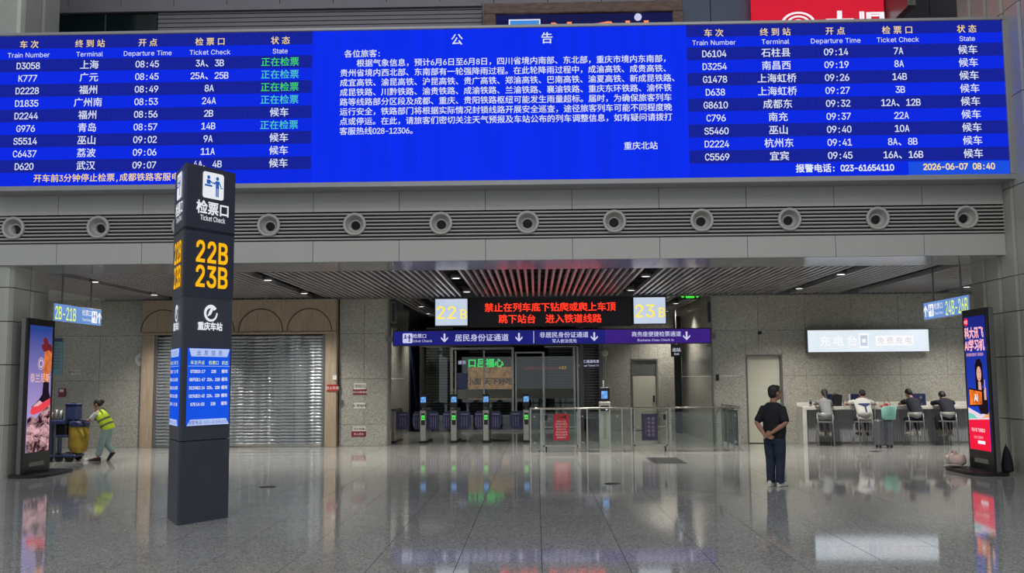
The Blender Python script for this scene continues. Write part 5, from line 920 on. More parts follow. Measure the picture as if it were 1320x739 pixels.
def swing(px0, px1, lab, casterpx):
    x0, x1 = at(px0, 550, YFn).x, at(px1, 550, YFn).x
    s = thing('swing_gate', lab, 'gate', ((x0+x1)/2, YFn, 0)); w = (x1-x0)/2
    part(MB().box(-w, -.015, .12, w, .015, .16).box(-w, -.015, .6, w, .015, .62), 'gate_rail', M_steel, s)
    part(MB().box(-w, -.015, .12, -w+.03, .015, 1.0).box(w-.03, -.015, .12, w, .015, 1.0), 'gate_stile', M_steel, s)
    part(MB().box(-w+.03, -.005, .16, w-.03, .005, 1.0), 'glass_panel', M_glass, s)
    c = at(casterpx, 550, YFn).x - (x0+x1)/2
    part(MB().box(c-.02, -.02, .05, c+.02, .02, .12).cyl((c-.015, 0, .045), (c+.015, 0, .045), .045, 14), 'caster', M_black, s)
    part(MB().box(c-.035, -.04, .78, c+.035, .02, .92, .01), 'latch', M_black, s)
swing(700, 745, 'glass swing gate carrying the red notice', 704)
swing(817, 860, 'glass swing gate carrying the purple notice', 857)
def fence_notice(px0, px1, m, m2, title, lines, lab):
    a, b = at(px0, 533.5, YFn-.05), at(px1, 568, YFn-.05); w, h = (b.x-a.x)/2, (a.z-b.z)/2
    s = thing('notice_board', lab, 'notice', ((a.x+b.x)/2, YFn-.05, (a.z+b.z)/2))
    box('sign_plate', m, s, -w, 0, -h, w, .02, h, .006)
    part(MB().box(-w*.6, .0, h-.01, -w*.5, .03, h+.05).box(w*.5, .0, h-.01, w*.6, .03, h+.05), 'hook', M_steel, s)
    return s, w, h
M_nr = mat('notice_red', (168, 26, 44), .4); M_nt = mat('notice_text', (225, 190, 190), .5); M_np = mat('notice_purple', (44, 38, 66), .4); M_nt2 = mat('notice_text_grey', (136, 124, 148), .5)
s, w, h = fence_notice(713, 734, M_nr, M_nt, '', (), 'red notice board with white text on the left swing gate')
text(s, '人工通道', (0, -.004, h*.74), .075, M_nt, bold=2, fit=w*1.3)
for k, q in enumerate(('请老人儿童', '残疾旅客使用', '现役军人优先', '携带大件行李', '请走此通道检票', '请听从指挥', '谢谢配合')): text(s, q, (0, -.004, h*(.42-.2*k)), .052, M_nt, fit=w*(1.5 if k % 3 else 1.2))
s, w, h = fence_notice(827, 848, M_np, M_nt2, '', (), 'dark purple notice board with vertical text on the right swing gate')
for k in range(5):
    text(s, '商务旅客通'[k], (-w*.1, -.004, h*(.62-.3*k)), .085, M_nt2); text(s, '请由此进站'[k], (w*.42, -.004, h*(.62-.3*k)), .085, M_nt2)
part(MB().box(-w*.52, -.005, -h*.6, -w*.50, -.002, h*.7), 'rule', M_nt2, s)
# self-service post behind the fence
px = at(780, 550, 25.4)
t = thing('verification_post', 'tall white ticket verification post with a small blue screen', 'terminal', (px.x, 25.4, 0))
box('body', M_white, t, -.145, 0, 0, .145, .25, 1.22, .015)
box('reader', M_black, t, -.11, -.01, .98, .11, 0, 1.12); box('reader_light', E_white, t, .02, -.014, 1.0, .07, -.01, 1.05)
box('screen_head', M_black, t, -.14, .04, 1.24, .14, .12, 1.60, .015); box('screen', E_term, t, -.08, .034, 1.30, .08, .04, 1.50)
part(MB().cyl((-.03, .08, 1.58), (-.03, .08, 1.78), .02), 'antenna', M_white, t)
for k in range(8): text(t, '自助验证检票服务'[k], (0, -.004, .88-.085*k), .085, M_frost)
# swan-neck lamp pole behind it
t = thing('camera_pole', 'thin steel pole topped with a round white camera', 'camera', (at(781, 500, 32.0).x, 32.0, 0))
part(MB().cyl((0,0,0), (0,0,2.62), .03), 'pole', M_steel, t); part(MB().ell((-.02, -.03, 2.66), (.12, .12, .11)).smooth(), 'camera_dome', M_white, t)
# dark corner post and hanging black sign at the right inner corner
t = thing('corner_post', 'dark square post at the far right corner of the passage', 'post', (4.78, 32.6, 0))
box('shaft', M_black, t, -.12, -.1, 0, .10, .1, 3.9, .01)
t = thing('hanging_blade_sign', 'small black hanging sign with white marks beside the dark post', 'hanging sign', (at(872, 452, 30).x, 30, 2.5))
box('case', M_black, t, -.17, 0, -.02, .17, .06, .62, .01)
mb = MB(); arrow(mb, 0, .47, .2, False, (0, -.006, 0)); part(mb, 'arrow', E_white, t); text(t, '出站', (0, -.006, .2), .13, E_white); text(t, 'Exit', (0, -.006, .07), .09, E_white)
part(MB().cyl((0, .03, .6), (0, .03, ZC-2.5), .015), 'hanging_rod', M_steel_d, t)
# floor hatch, outlets
t = thing('floor_hatch', 'dark rectangular floor hatch in front of the fence', 'floor hatch', (2.87, 21.75, 0))
box('cover', mat('hatch_cover', (52, 54, 52), .3, .4), t, -.33, -.75, -.01, .33, .75, .006)
box('rim', M_steel, t, -.36, -.78, -.01, -.33, .78, .008); box('rim', M_steel, t, .33, -.78, -.01, .36, .78, .008)
for (x_, y_, lab) in ((-4.69, 16.85, 'dark floor outlet cover right of the kiosk'), (1.32, 17.08, 'dark floor outlet cover in the middle of the hall'), (8.28, 24.0, 'dark floor outlet cover near the second stool')):
    tag(part(MB().lathe([(.001, .008), (.13, .008), (.15, 0)], (0,0,0), (0,0,1), 20), 'floor_outlet', M_black, None, (x_, y_, 0)), lab, 'floor outlet', 'floor outlets')

# ---------------------------------------------------------------- triangular ticket kiosk
P1 = Vector((-4.62, 12.41, 0)); P2 = Vector((-4.17, 13.17, 0)); dv = (P2-P1); SL = dv.length; dv.normalize()
ang = math.radians(60); dl = Vector((dv.x*math.cos(ang)-dv.y*math.sin(ang), dv.x*math.sin(ang)+dv.y*math.cos(ang), 0)); P3 = P1 + dl*SL
kz = 4.72
t = thing('ticket_check_kiosk', 'tall dark three-sided kiosk pointing to ticket checks 22B and 23B', 'information kiosk', P1)
def tri(off, z0, z1, name, m, bev=.03):
    base = [Vector((0,0,0)), P2-P1, P3-P1]; c = sum(base, Vector())/3
    pts = []
    for i in range(3):
        p = base[i]; a = (base[i-1]-p).normalized(); b = (base[(i+1) % 3]-p).normalized(); q = p + (c-p).normalized()*off
        pts += [q + a*bev, q + b*bev]
    return part(MB().prism([(p.x, p.y) for p in pts], (0,0,z1-z0), (0,0,z0), (1,0,0), (0,1,0)), name, m, t)
zk = lambda py: (488.6 - py)  # only used below through kp()
def kp(u, px_y):  # height of pixel row on the front edge
    v = at(240 if px_y < 300 else 232, px_y, 12.41); return v.z
z_t, z_12a, z_12b, z_23a, z_23b, z_seam = kp(0, 209), kp(0, 291), kp(0, 295), kp(0, 377), kp(0, 381.5), kp(0, 570)
tri(0, z_12b+.0, z_t, 'top_sign_box', M_kiosk); tri(.05, z_12a-.03, z_12b+.02, 'joint', M_dark)
tri(.0, z_23b, z_12a-.0, 'number_box', M_kiosk); tri(.05, z_23a-.05, z_23b+.02, 'joint', M_dark)
tri(.01, z_seam+.006, z_23a-.02, 'screen_body', M_kiosk_b); tri(.01, .0, z_seam-.006, 'base', M_kiosk_b); tri(.04, z_seam-.02, z_seam+.02, 'joint', M_dark)
# z_12a is the lower edge of the top box
nf = Vector((dv.y, -dv.x, 0)); nl = Vector((-dl.y, dl.x, 0))
faces_k = ((Vector((0,0,0)), dv, nf, False), (dl*SL, -dl, nl, True))
E_kgold = emit('kiosk_amber', (248, 182, 24), 1.05)
E_kwhite = emit('kiosk_white', (235, 238, 244), .95); E_kblue = emit('kiosk_icon_blue', (36, 92, 176), 1)
def kz_at(px, py):  # height on the front face below pixel (px, py)
    d_ = ray(px, py); tt = (P1).dot(nf)/d_.dot(nf); q = d_*tt; return EYE + q.z, (q - P1).dot(dv)
for o_, ux, n_, isleft in faces_k:
    o1 = o_ + n_*.004
    def U(px, py):
        z, u = kz_at(px, py); return u, z
    u, z = U(274.5, 240); ticket_icon(t, u, z, .36, E_kwhite, E_kblue, o1, ux, (0,0,1), n_)
    u, z = U(274.5, 269.5); text(t, '检票口', o1+n_*.004+ux*u+Vector((0,0,z)), .19, E_kwhite, ux=ux, bold=2)
    u, z = U(274, 282.5); text(t, 'Ticket Check', o1+n_*.004+ux*u+Vector((0,0,z)), .1, E_kwhite, ux=ux, bold=1, fit=.43)
    u, z = U(273, 325); text(t, '22B', o1+n_*.006+ux*u+Vector((0,0,z-.0)), .40, E_kgold, ux=ux, bold=2, fit=.58, name='number_lettering')
    u, z = U(272.5, 356.5); text(t, '23B', o1+n_*.006+ux*u+Vector((0,0,z)), .40, E_kgold, ux=ux, bold=2, fit=.58, name='number_lettering')
    # logo: ring with a curl
    u, z = U(271.5, 404); mb = MB(); R_ = .115
    oo = o1+n_*.002+ux*u+Vector((0,0,z))
    for i in range(22):
        a0, a1 = 2*PI*(i)/24+.6, 2*PI*(i+1)/24+.6; r0, r1 = R_*(.55+.25*i/22), R_*(.55+.25*(i+1)/22)
        mb.poly([(math.cos(a0)*R_, math.sin(a0)*R_), (math.cos(a1)*R_, math.sin(a1)*R_), (math.cos(a1)*r1, math.sin(a1)*r1), (math.cos(a0)*r0, math.sin(a0)*r0)], oo, ux)
    mb.poly([(-.06, -.05), (.0, -.02), (.04, .05), (.0, .07), (-.03, .02)], oo, ux)
    part(mb, 'station_logo', E_kwhite, t)
    u, z = U(270.5, 421); text(t, '重庆车站', o1+n_*.004+ux*u+Vector((0,0,z)), .115, E_kwhite, ux=ux, bold=3, fit=.42)
    # screen
    u0, zt = U(243, 449); u1, zt2 = U(296, 449); _, zb = U(240, 550)
    zt = U(270, 449.5)[1]; zb = U(268, 548)[1]; u0 = U(241, 500)[0]; u1 = U(295, 500)[0]
    w = u1-u0; o2 = o1 + ux*u0
    mb = MB().prism([(0, zb), (w, zb), (w, zt), (0, zt)], n_*.012, o2-n_*.008, ux)
    sc = part(mb, 'screen', E_kscreen, t)
    o3 = o2+n_*.008
    part(MB().poly([(.01, zt-.005), (w-.01, zt-.005), (w-.05, zt-.11), (.05, zt-.11)], o3, ux), 'title_bar', E_kbar, sc)
    part(MB().poly([(.05, zb+.08), (w-.05, zb+.08), (w-.0, zb), (.0, zb)], o3, ux), 'footer_bar', E_kbar, sc)
    c = ux*(w/2)
    text(sc, '出发信息', o3+n_*.003+c+Vector((0,0,zt-.06)), .08, E_ktext, ux=ux, track=.5)
    text(sc, '报警电话: 023-61654110', o3+n_*.003+c+Vector((0,0,zb+.04)), .055, E_ktext, ux=ux)
    cols = [.13, .30, .60, .87]
    for q, cc in zip(('车次', '开点', '检票口', '状态'), cols): text(sc, q, o3+n_*.003+ux*(w*cc)+Vector((0,0,zt-.19)), .058, E_lime, ux=ux)
    part(MB().poly([(0, zt-.24), (w, zt-.24), (w, zt-.234), (0, zt-.234)], o3, ux), 'rule', E_kbar, sc)
    for k, r in enumerate((('G720', '10:17', '22B', '候车'), ('G8757', '11:47', '22A、22B', '候车'), ('D1104', '12:14', '22A、22B', '候车'), ('D2762', '13:42', '22A、22B', '候车'), ('K75', '14:02', '22B', '候车'))):
        for q, cc in zip(r, cols): text(sc, q, o3+n_*.003+ux*(w*cc)+Vector((0,0,zt-.305-.108*k)), .055, E_kwhite, ux=ux, mono=True, bold=2)
    for k in range(1, 7): part(MB().poly([(0, zt-.25-.108*k), (w, zt-.25-.108*k), (w, zt-.247-.108*k), (0, zt-.247-.108*k)], o3, ux), 'rule', E_ktext, sc)

# ---------------------------------------------------------------- advertising totems
def totem(X, ya, yb, face, lab, z0=.42, z1=3.08):
    """face +1 shows its screen towards +x"""
    t = thing('advertising_totem', lab, 'advertising screen', (X, (ya+yb)/2, 0)); w = (yb-ya)/2
    box('body', M_steel_d, t, -.10*face, -w, .05, -.01*face, w, 3.12, .01)
    box('bezel', M_black, t, -.01*face, -w, .05, .03*face, w, 3.12, .008)
    pts = [(math.copysign(abs(math.cos(a))**.5, math.cos(a))*.38 + .14*face, math.copysign(abs(math.sin(a))**.5, math.sin(a))*(w+.24)) for a in [2*PI*i/32 for i in range(32)]]
    part(MB().prism(pts, (0,0,.055), (0,0,0), (1,0,0), (0,1,0)), 'base_plate', M_black, t)
    part(MB().box(.03*face, -.28, .18, .034*face, .28, .26), 'maker_plate', M_frost, t)
    return t, w
def art(parent, pts, m, X, depth, name='print', ux=(0,1,0)):
    return part(MB().poly(pts, (X+depth, 0, 0), ux, (0,0,1)), name, m, parent)
# left: hiking shoe advert. u runs to the reader's right = +y when facing +x
tl, w = totem(-10.06, 18.70, 19.78, 1, 'tall advertising totem showing a hiking shoe on rocks')
sw = w-.10
E_sky = emit('advert_sky', (170, 150, 205), 1.0, col2=(40, 66, 140), axis=2, lo=1.2, hi=2.9)
sc = part(MB().box(.03, -sw, .46, .036, sw, 2.98), 'screen', E_sky, tl)
def art_rock():
    m = D.materials.new('advert_rock'); m.use_nodes = True; N = m.node_tree.nodes; L = m.node_tree.links
    for n in list(N): N.remove(n)
    o = N.new('ShaderNodeOutputMaterial'); e = N.new('ShaderNodeEmission'); L.new(e.outputs[0], o.inputs[0])
    tc = N.new('ShaderNodeTexCoord'); mp = N.new('ShaderNodeMapping'); mp.inputs['Scale'].default_value = (1, 3, 5.5); mp.inputs['Rotation'].default_value = (.5, 0, 0); L.new(tc.outputs['Object'], mp.inputs[0])
    no = N.new('ShaderNodeTexNoise'); no.inputs['Scale'].default_value = 1.0; no.inputs['Detail'].default_value = 8; no.inputs['Roughness'].default_value = .7; no.inputs['Distortion'].default_value = .6; L.new(mp.outputs[0], no.inputs['Vector'])
    cr = N.new('ShaderNodeValToRGB'); cr.color_ramp.elements[0].position = .42; cr.color_ramp.elements[1].position = .60
    cr.color_ramp.elements[0].color = S(48, 24, 30); cr.color_ramp.elements[1].color = S(226, 176, 184); L.new(no.outputs[0], cr.inputs[0]); L.new(cr.outputs[0], e.inputs[0]); return m
d0 = .040
art(sc, [(-sw, .46), (sw, .46), (sw, 1.42), (.15, 1.30), (-.1, 1.12), (-.28, 1.18), (-sw, 1.12)], art_rock(), 0, d0, 'rocks')
E_org = emit('advert_orange', (206, 112, 60), 1.0, .25, (8, 8, 8)); E_dk = emit('advert_dark', (34, 22, 34), 1.0); E_pk = emit('advert_pink', (230, 70, 80), 1.0); E_pw = emit('advert_pale', (228, 170, 180), 1.0)
art(sc, [(.12, 1.80), (.20, 1.76), (.34, 1.78), (.37, 2.0), (.42, 2.12), (.44, 2.52), (.30, 2.56), (.14, 2.50), (.12, 2.25), (.10, 2.0)], E_org, 0, d0+.001, 'trouser_leg')
art(sc, [(.02, 2.52), (.12, 2.46), (.30, 2.50), (.42, 2.44), (.44, 2.56), (.36, 2.62), (.28, 2.64), (.22, 2.74), (.10, 2.76), (.06, 2.68), (.10, 2.62), (.0, 2.60)], emit('advert_maroon', (110, 36, 44), 1), 0, d0+.002, 'jacket')
art(sc, [(-.02, 1.50), (.10, 1.60), (.12, 1.84), (.22, 1.88), (.35, 1.84), (.36, 1.66), (.43, 1.52), (.43, 1.38), (-.25, 1.28), (-.30, 1.36), (-.16, 1.42)], E_dk, 0, d0+.002, 'boot')
art(sc, [(-.33, 1.30), (-.25, 1.37), (-.05, 1.38), (.15, 1.44), (.42, 1.52), (.42, 1.38), (.1, 1.26), (-.2, 1.20), (-.33, 1.22)], E_pk, 0, d0+.003, 'shoe_sole')
art(sc, [(-.26, 1.36), (-.05, 1.37), (.12, 1.43), (.0, 1.48), (-.14, 1.42)], E_pw, 0, d0+.004, 'shoe_upper')
text(sc, '泰兰尼斯', (d0+.006, -.01, 1.93), .20, emit('advert_title', (236, 190, 190), 1), ux=(0,1,0), fit=.80)
mb = MB()
for i in range(24):
    a0, a1 = 2*PI*i/24, 2*PI*(i+1)/24
    for r0, r1 in ((.125, .115), (.085, .06)): mb.poly([(math.cos(a0)*r0, math.sin(a0)*r0), (math.cos(a1)*r0, math.sin(a1)*r0), (math.cos(a1)*r1, math.sin(a1)*r1), (math.cos(a0)*r1, math.sin(a0)*r1)], (d0+.006, .0, 2.22), (0,1,0), (0,0,1))
part(mb, 'round_logo', emit('advert_logo', (240, 200, 200), 1), sc)
# right: study tablet advert; faces -x, so the reader's right is -y
tr, w = totem(8.50, 18.22, 19.26, -1, 'tall advertising totem for a study tablet, blue and red')
sw = w-.09; RX = (0,-1,0)
sc = part(MB().box(-.036, -sw, .42, -.03, sw, 2.98), 'screen', emit('advert_blue', (34, 66, 190), 1.0, col2=(30, 40, 130), axis=2, lo=1.2, hi=2.9), tr)
def artR(pts, m, depth, name): return art(sc, pts, m, 0, -.040-depth, name, RX)
E_adred = emit('advert_red', (232, 28, 62), 1.1); E_adw = emit('advert_white', (230, 215, 228), 1.0); E_adp = emit('advert_rose', (250, 180, 190), 1.1)
artR([(-sw, .42), (sw, .42), (sw, 1.02), (-sw, .98)], E_adred, .0, 'red_band')
artR([(-sw, .98), (sw, 1.02), (sw, 1.16), (.1, 1.10), (-sw, 1.22)], E_adw, .001, 'white_wave')
artR([(-sw, 1.0), (-.05, 1.02), (-.2, 1.09), (-sw, 1.12)], emit('advert_teal', (120, 205, 190), 1), .002, 'teal_wave')
artR([(.15, 1.04), (sw, 1.05), (sw, 1.14)], emit('advert_peach', (240, 170, 110), 1), .002, 'peach_wave')
E_sk = emit('advert_skin', (226, 170, 150), 1.0); E_hr = emit('advert_hair', (26, 16, 26), 1.0)
el = lambda cx, cz, a, b, n=20: [(cx+a*math.cos(2*PI*i/n), cz+b*math.sin(2*PI*i/n)) for i in range(n)]
artR([(-.05, 1.55), (-.06, 2.02), (.02, 2.14), (.16, 2.16), (.25, 2.06), (.27, 1.72), (.2, 1.6)], E_hr, .001, 'figure_hair')
artR([(-.12, 1.42), (-.02, 1.60), (.10, 1.64), (.30, 1.58), (.42, 1.40), (.43, 1.10), (.1, 1.12)], E_dk, .002, 'figure_jacket')
artR([(.06, 1.5), (.06, 1.72), (.17, 1.72), (.19, 1.5), (.12, 1.40)], E_sk, .003, 'figure_neck')
artR(el(.11, 1.87, .095, .145), E_sk, .004, 'figure_face')
artR([(.02, 1.96), (.06, 2.06), (.17, 2.06), (.21, 1.94), (.14, 2.01), (.07, 2.01)], E_hr, .005, 'figure_fringe')
artR([(.055, 1.895), (.09, 1.895), (.09, 1.905), (.055, 1.905)], E_hr, .005, 'figure_eye'); artR([(.135, 1.895), (.17, 1.895), (.17, 1.905), (.135, 1.905)], E_hr, .005, 'figure_eye')
artR([(.08, 1.79), (.145, 1.79), (.13, 1.775), (.095, 1.775)], E_adred, .005, 'figure_lips')
artR([(.29, 1.38), (.37, 1.38), (.37, 1.60), (.345, 1.62), (.345, 1.76), (.32, 1.76), (.31, 1.60), (.28, 1.54)], E_sk, .005, 'figure_hand')
artR([(-.36, 1.24), (.22, 1.26), (.22, 1.56), (-.36, 1.60)], E_dk, .006, 'tablet')
m_sw = emit('advert_swirl', (236, 120, 40), 1.0, .5, (9, 9, 9)); artR([(-.33, 1.27), (.19, 1.29), (.19, 1.53), (-.33, 1.57)], m_sw, .007, 'tablet_picture')
text(sc, 'AI', (-.053, .04, 1.42), .19, E_white2, ux=RX, bold=2)
text(sc, '科大讯飞', (-.052, .0, 2.66), .23, E_adp, ux=RX, bold=3, fit=.80)
text(sc, 'AI学习机', (-.052, .0, 2.42), .23, E_adp, ux=RX, bold=3, fit=.84)
text(sc, '因材施教 精准学习 高效提升', (-.052, .0, 2.24), .07, E_adp, ux=RX, fit=.72)
artR(el(-sw+.10, 2.88, .09, .08), E_adred, .003, 'round_mark'); text(sc, '大促', (-.052, sw-.10, 2.88), .08, E_white2, ux=RX)
text(sc, '科大讯飞旗舰店', (-.052, .02, .80), .08, E_white2, ux=RX, fit=.56); text(sc, '扫码了解更多', (-.052, .02, .66), .06, E_adp, ux=RX, fit=.4)
artR([(-.08, .54), (.22, .54), (.22, .60), (-.08, .60)], E_white2, .003, 'button')
# bag on the totem's base, dark bag behind
def blob(pieces, name, m, parent, voxel=.012, it=4, loc=None, f=.5):
    me = pieces.mesh(name); o = D.objects.new(name, me); C.objects.link(o)
    r = o.modifiers.new('r', 'REMESH'); r.mode = 'VOXEL'; r.voxel_size = voxel; r.use_smooth_shade = True
    s_ = o.modifiers.new('s', 'SMOOTH'); s_.factor = f; s_.iterations = it
    dg = bpy.context.evaluated_depsgraph_get(); me2 = D.meshes.new_from_object(o.evaluated_get(dg)); D.objects.remove(o); D.meshes.remove(me)
    me2.name = name; me2.materials.clear(); me2.polygons.foreach_set('use_smooth', [True]*len(me2.polygons))
    return link(name, me2, m, parent, loc)
M_bagw = mat('pale_bag', (186, 172, 162), .6, 0, .15, 10, bump=.5, bscale=14)
t = thing('drawstring_bag', 'pale crumpled bag lying on the right totem base', 'bag', (8.25, 19.35, .055))
mb = MB().ell((0, 0, .12), (.20, .18, .12)).ell((-.11, .02, .17), (.10, .10, .07)).ell((.09, 0, .16), (.10, .1, .10)).ell((-.02, 0, .25), (.05, .05, .06)).ell((.0, -.12, .1), (.12, .07, .08))
blob(mb, 'bag_body', M_bagw, t, .016, 3); part(MB().tube([(-.04, 0, .29), (-.12, -.03, .30), (-.17, -.08, .22), (-.19, -.1, .12)], .014).smooth(), 'strap', M_bagw, t)
part(MB().tube([(-.3, -.12, .02), (-.2, -.2, .05), (.0, -.22, .04)], .02).smooth(), 'strap', M_bagw, t)
t = thing('dark_backpack', 'dark backpack leaning on the column beside the right totem', 'bag', (8.76, 18.34, .055))
blob(MB().loft([((0, 0, .02), .10, .14), ((0, 0, .22), .09, .11), ((0, .01, .36), .06, .07), ((0, .02, .46), .025, .03)], 14, (1,0,0), dome=.4), 'bag_body', M_tee, t, .02, 2); part(MB().tube([(0, 0, .44), (0, .02, .50), (0, .05, .40)], .008), 'strap', M_black, t)

# ---------------------------------------------------------------- charging counter
cx0 = 7.25
t = thing('charging_counter', 'long charging counter with white marble top and fluted grey front', 'counter', (cx0, 26.37, 0))
box('worktop', M_marble, t, -.05, 0, .94, 5.6, .62, 1.03, .008)
box('upstand', M_marble, t, -.05, .56, 1.03, 5.6, .61, 1.13, .006)
box('end_panel', M_marble, t, -.05, 0, 0, .06, .62, .94, .006)
box('front_core', M_flute, t, .06, .24, 0, 5.6, .56, .94)
fl_ = MB().cyl((0, .235, 0), (0, .235, .93), .022, 8).mesh('flute'); fl_.materials.append(M_flute)
for k in range(100): link('flute', fl_, None, t, (.10+.055*k, 0, 0))
box('kick_strip', M_steel_d, t, .06, .2, 0, 5.6, .24, .07)
for k in range(4):
    tag(part(MB().box(-.06, 0, -.03, .06, .01, .03, .003).box(-.03, -.004, -.015, .03, 0, .015), 'power_socket', M_pw, None, (7.9+1.15*k, YW-.26, 1.10)), ['first', 'second', 'third', 'fourth'][k] + ' small white socket from the left on the marble upstand', 'socket', 'sockets behind the counter')
def stand(px, lab, w=.15):
    q = at(px, 509, 26.75)
    s = thing('info_stand', lab, 'sign stand', (q.x, 26.86, 1.03))
    box('panel', M_pn2, s, -w, 0, .10, w, .02, .32, .005); box('white_edge', M_pw, s, -w-.05, .0, .10, -w, .02, .32, .005); box('foot', M_pn2, s, -w, -.04, 0, w, .04, .10, .005)
    mb = MB(); arrow(mb, .06, .21, .09, False, (0, -.004, 0)); part(mb, 'print', M_gp, s)
M_pn2 = mat('stand_navy', (34, 40, 86), .4); M_gp = mat('gold_print', (150, 140, 90), .5)
stand(1070.5, 'navy card stand left of the black handbag on counter', .10); stand(1106, 'navy card stand beside the person in the white shirt', .17); stand(1186, 'navy card stand between the two people in black', .19)
q = at(1044, 515, 26.7)
t = thing('water_bottle', 'clear drink bottle at the left end of the counter', 'bottle', (q.x, 26.65, 1.03))
part(MB().lathe([(.001, 0), (.033, 0), (.034, .12), (.028, .16), (.014, .19), (.014, .20)], (0,0,0), (0,0,1), 16).smooth(), 'bottle_body', mat('bottle', (120, 128, 130), .15), t)
part(MB().cyl((0,0,.20), (0,0,.225), .016), 'cap', M_pw, t); part(MB().cyl((0,0,.06), (0,0,.12), .0355), 'bottle_label', M_tee, t)
q = at(1078, 515, 26.6)
t = thing('black_handbag', 'upright black handbag on the counter beside the woman', 'bag', (q.x, 26.62, 1.03))
part(MB().prism([(-.13, 0), (.13, 0), (.15, .30), (.0, .33), (-.12, .27)], (0, .14, 0), (0, -.07, 0)), 'bag_body', M_tee, t)
part(MB().tube([(-.07, 0, .28), (-.04, 0, .37), (.0, 0, .34)], .01), 'handle', M_black, t)
q = at(1087.5, 515, 26.7)
t = thing('paper_cup', 'small white cup between the handbag and the card stand', 'cup', (q.x, 26.65, 1.03))
part(MB().lathe([(.001, 0), (.03, 0), (.04, .10), (.036, .10), (.001, .095)], (0,0,0), (0,0,1), 16).smooth(), 'cup_body', M_pw, t)
part(MB().ell((0,0,.12), (.03,.03,.03)), 'lid', M_pw, t)
q = at(1131, 517, 26.6)
t = thing('paper_cup', 'white cup behind the right arm of the man in white', 'cup', (q.x, 26.65, 1.03))
part(MB().lathe([(.001, 0), (.03, 0), (.04, .10), (.036, .10), (.001, .095)], (0,0,0), (0,0,1), 16).smooth(), 'cup_body', M_pw, t)

# bar stools
def stool(x, lab, rz=0.0):
    t = thing('bar_stool', lab, 'stool', (x, 25.98, 0), rz, 'grey bar stools along the charging counter')
    pts = [(math.copysign(abs(math.cos(a))**.6, math.cos(a))*.20, math.copysign(abs(math.sin(a))**.6, math.sin(a))*.19) for a in [2*PI*i/24 for i in range(24)]]
    part(MB().prism(pts, (0,0,.03), (0,0,.62), (1,0,0), (0,1,0)), 'seat', M_stool, t)
    mb = MB(); n = 12
    V = []; F = []
    for i in range(n+1):
        a = -1.15 + 2.3*i/n; r = .225
        x_, y_ = math.sin(a)*r, -math.cos(a)*r*.92+.02
        dip = .10*(1-abs(a)/1.15)
        for k, (rr, z) in enumerate(((1, .88), (1, .80-dip*.9), (.93, .80-dip*.9), (.93, .88))): V.append((x_*rr, y_*rr, z+.0))
    for i in range(n):
        for k in range(4): F.append((i*4+k, i*4+(k+1) % 4, (i+1)*4+(k+1) % 4, (i+1)*4+k))
    F += [(0, 1, 2, 3), (n*4+3, n*4+2, n*4+1, n*4)]
    part(MB().add(V, F).smooth(), 'backrest', M_stool, t)
    for sx in (-1, 1):
        part(MB().tube([(.21*sx, -.10, .84), (.19*sx, -.15, .64), (.20*sx, -.21, .0)], .016).smooth(), 'leg', M_stool, t)
        part(MB().tube([(.16*sx, .15, .62), (.20*sx, .21, .0)], .016).smooth(), 'leg', M_stool, t)
        part(MB().tube([(.198*sx, -.19, .24), (.188*sx, .18, .24)], .010), 'stretcher', M_stool, t)
    part(MB().tube([(-.188, .18, .24), (.188, .18, .24)], .012), 'footrest', M_stool, t)
    return t
sx_ = [7.76, 8.70, 10.10, 11.0]
s0 = stool(sx_[0]-.10, 'grey bar stool under the woman in the grey top', -.1)
copy_tree(s0, (sx_[1]-.02, 25.98, 0), 'grey bar stool under the person in the printed white shirt', .12)
copy_tree(s0, (sx_[2]-.08, 25.98, 0), 'grey bar stool under the person in black next to the card stand', .1)
copy_tree(s0, (sx_[3]-.12, 25.98, 0), 'grey bar stool under the slumped person at the right end', .08)

# suitcase with a lunch bag
t = thing('suitcase', 'dark grey upright suitcase on four wheels beside the stools', 'suitcase', (8.95, 25.25, 0), .15)
M_case = mat('suitcase_shell', (92, 94, 100), .35, 0, .1, 6)
part(MB().box(-.21, -.13, .06, .0, .13, .72, .035), 'shell', M_case, t); part(MB().box(.005, -.13, .06, .21, .13, .72, .035), 'shell', M_case, t)
for k in range(5): part(MB().box(-.16+.07*k, -.137, .12, -.13+.07*k, -.13, .66), 'rib', M_case, t)
for sx in (-1, 1):
    for sy in (-1, 1): part(MB().cyl((.15*sx, .09*sy-.012, .03), (.15*sx, .09*sy+.012, .03), .03, 12).box(.15*sx-.012, .09*sy-.012, .03, .15*sx+.012, .09*sy+.012, .07), 'wheel', M_black, t)
part(MB().tube([(-.16, .1, .7), (-.16, .1, 1.08), (.02, .1, 1.08), (.02, .1, .7)], .010), 'trolley_handle', M_steel, t)
t = thing('lunch_bag', 'mint green lunch bag with red top on the suitcase', 'bag', (9.05, 25.12, .72), -.05)
M_mint = mat('mint_fabric', (128, 186, 170), .6, 0, .06, 8)
part(MB().loft([((0,0,0), .14, .10), ((0,0,.02), .17, .11), ((.01,0,.34), .20, .12), ((.01,0,.35), .18, .11)], 20).smooth(), 'bag_body', M_mint, t)
part(MB().ell((-.09, 0, .345), (.13, .08, .03)).ell((-.05, -.02, .375), (.05, .04, .05)).smooth(), 'red_cover', mat('red_cloth', (170, 34, 44), .7), t)
part(MB().tube([(-.12, 0, .33), (-.09, 0, .47), (-.03, 0, .55), (.03, 0, .46), (.06, 0, .33)], .008), 'handle', mat('thin_cord', (120, 70, 66), .6), t)

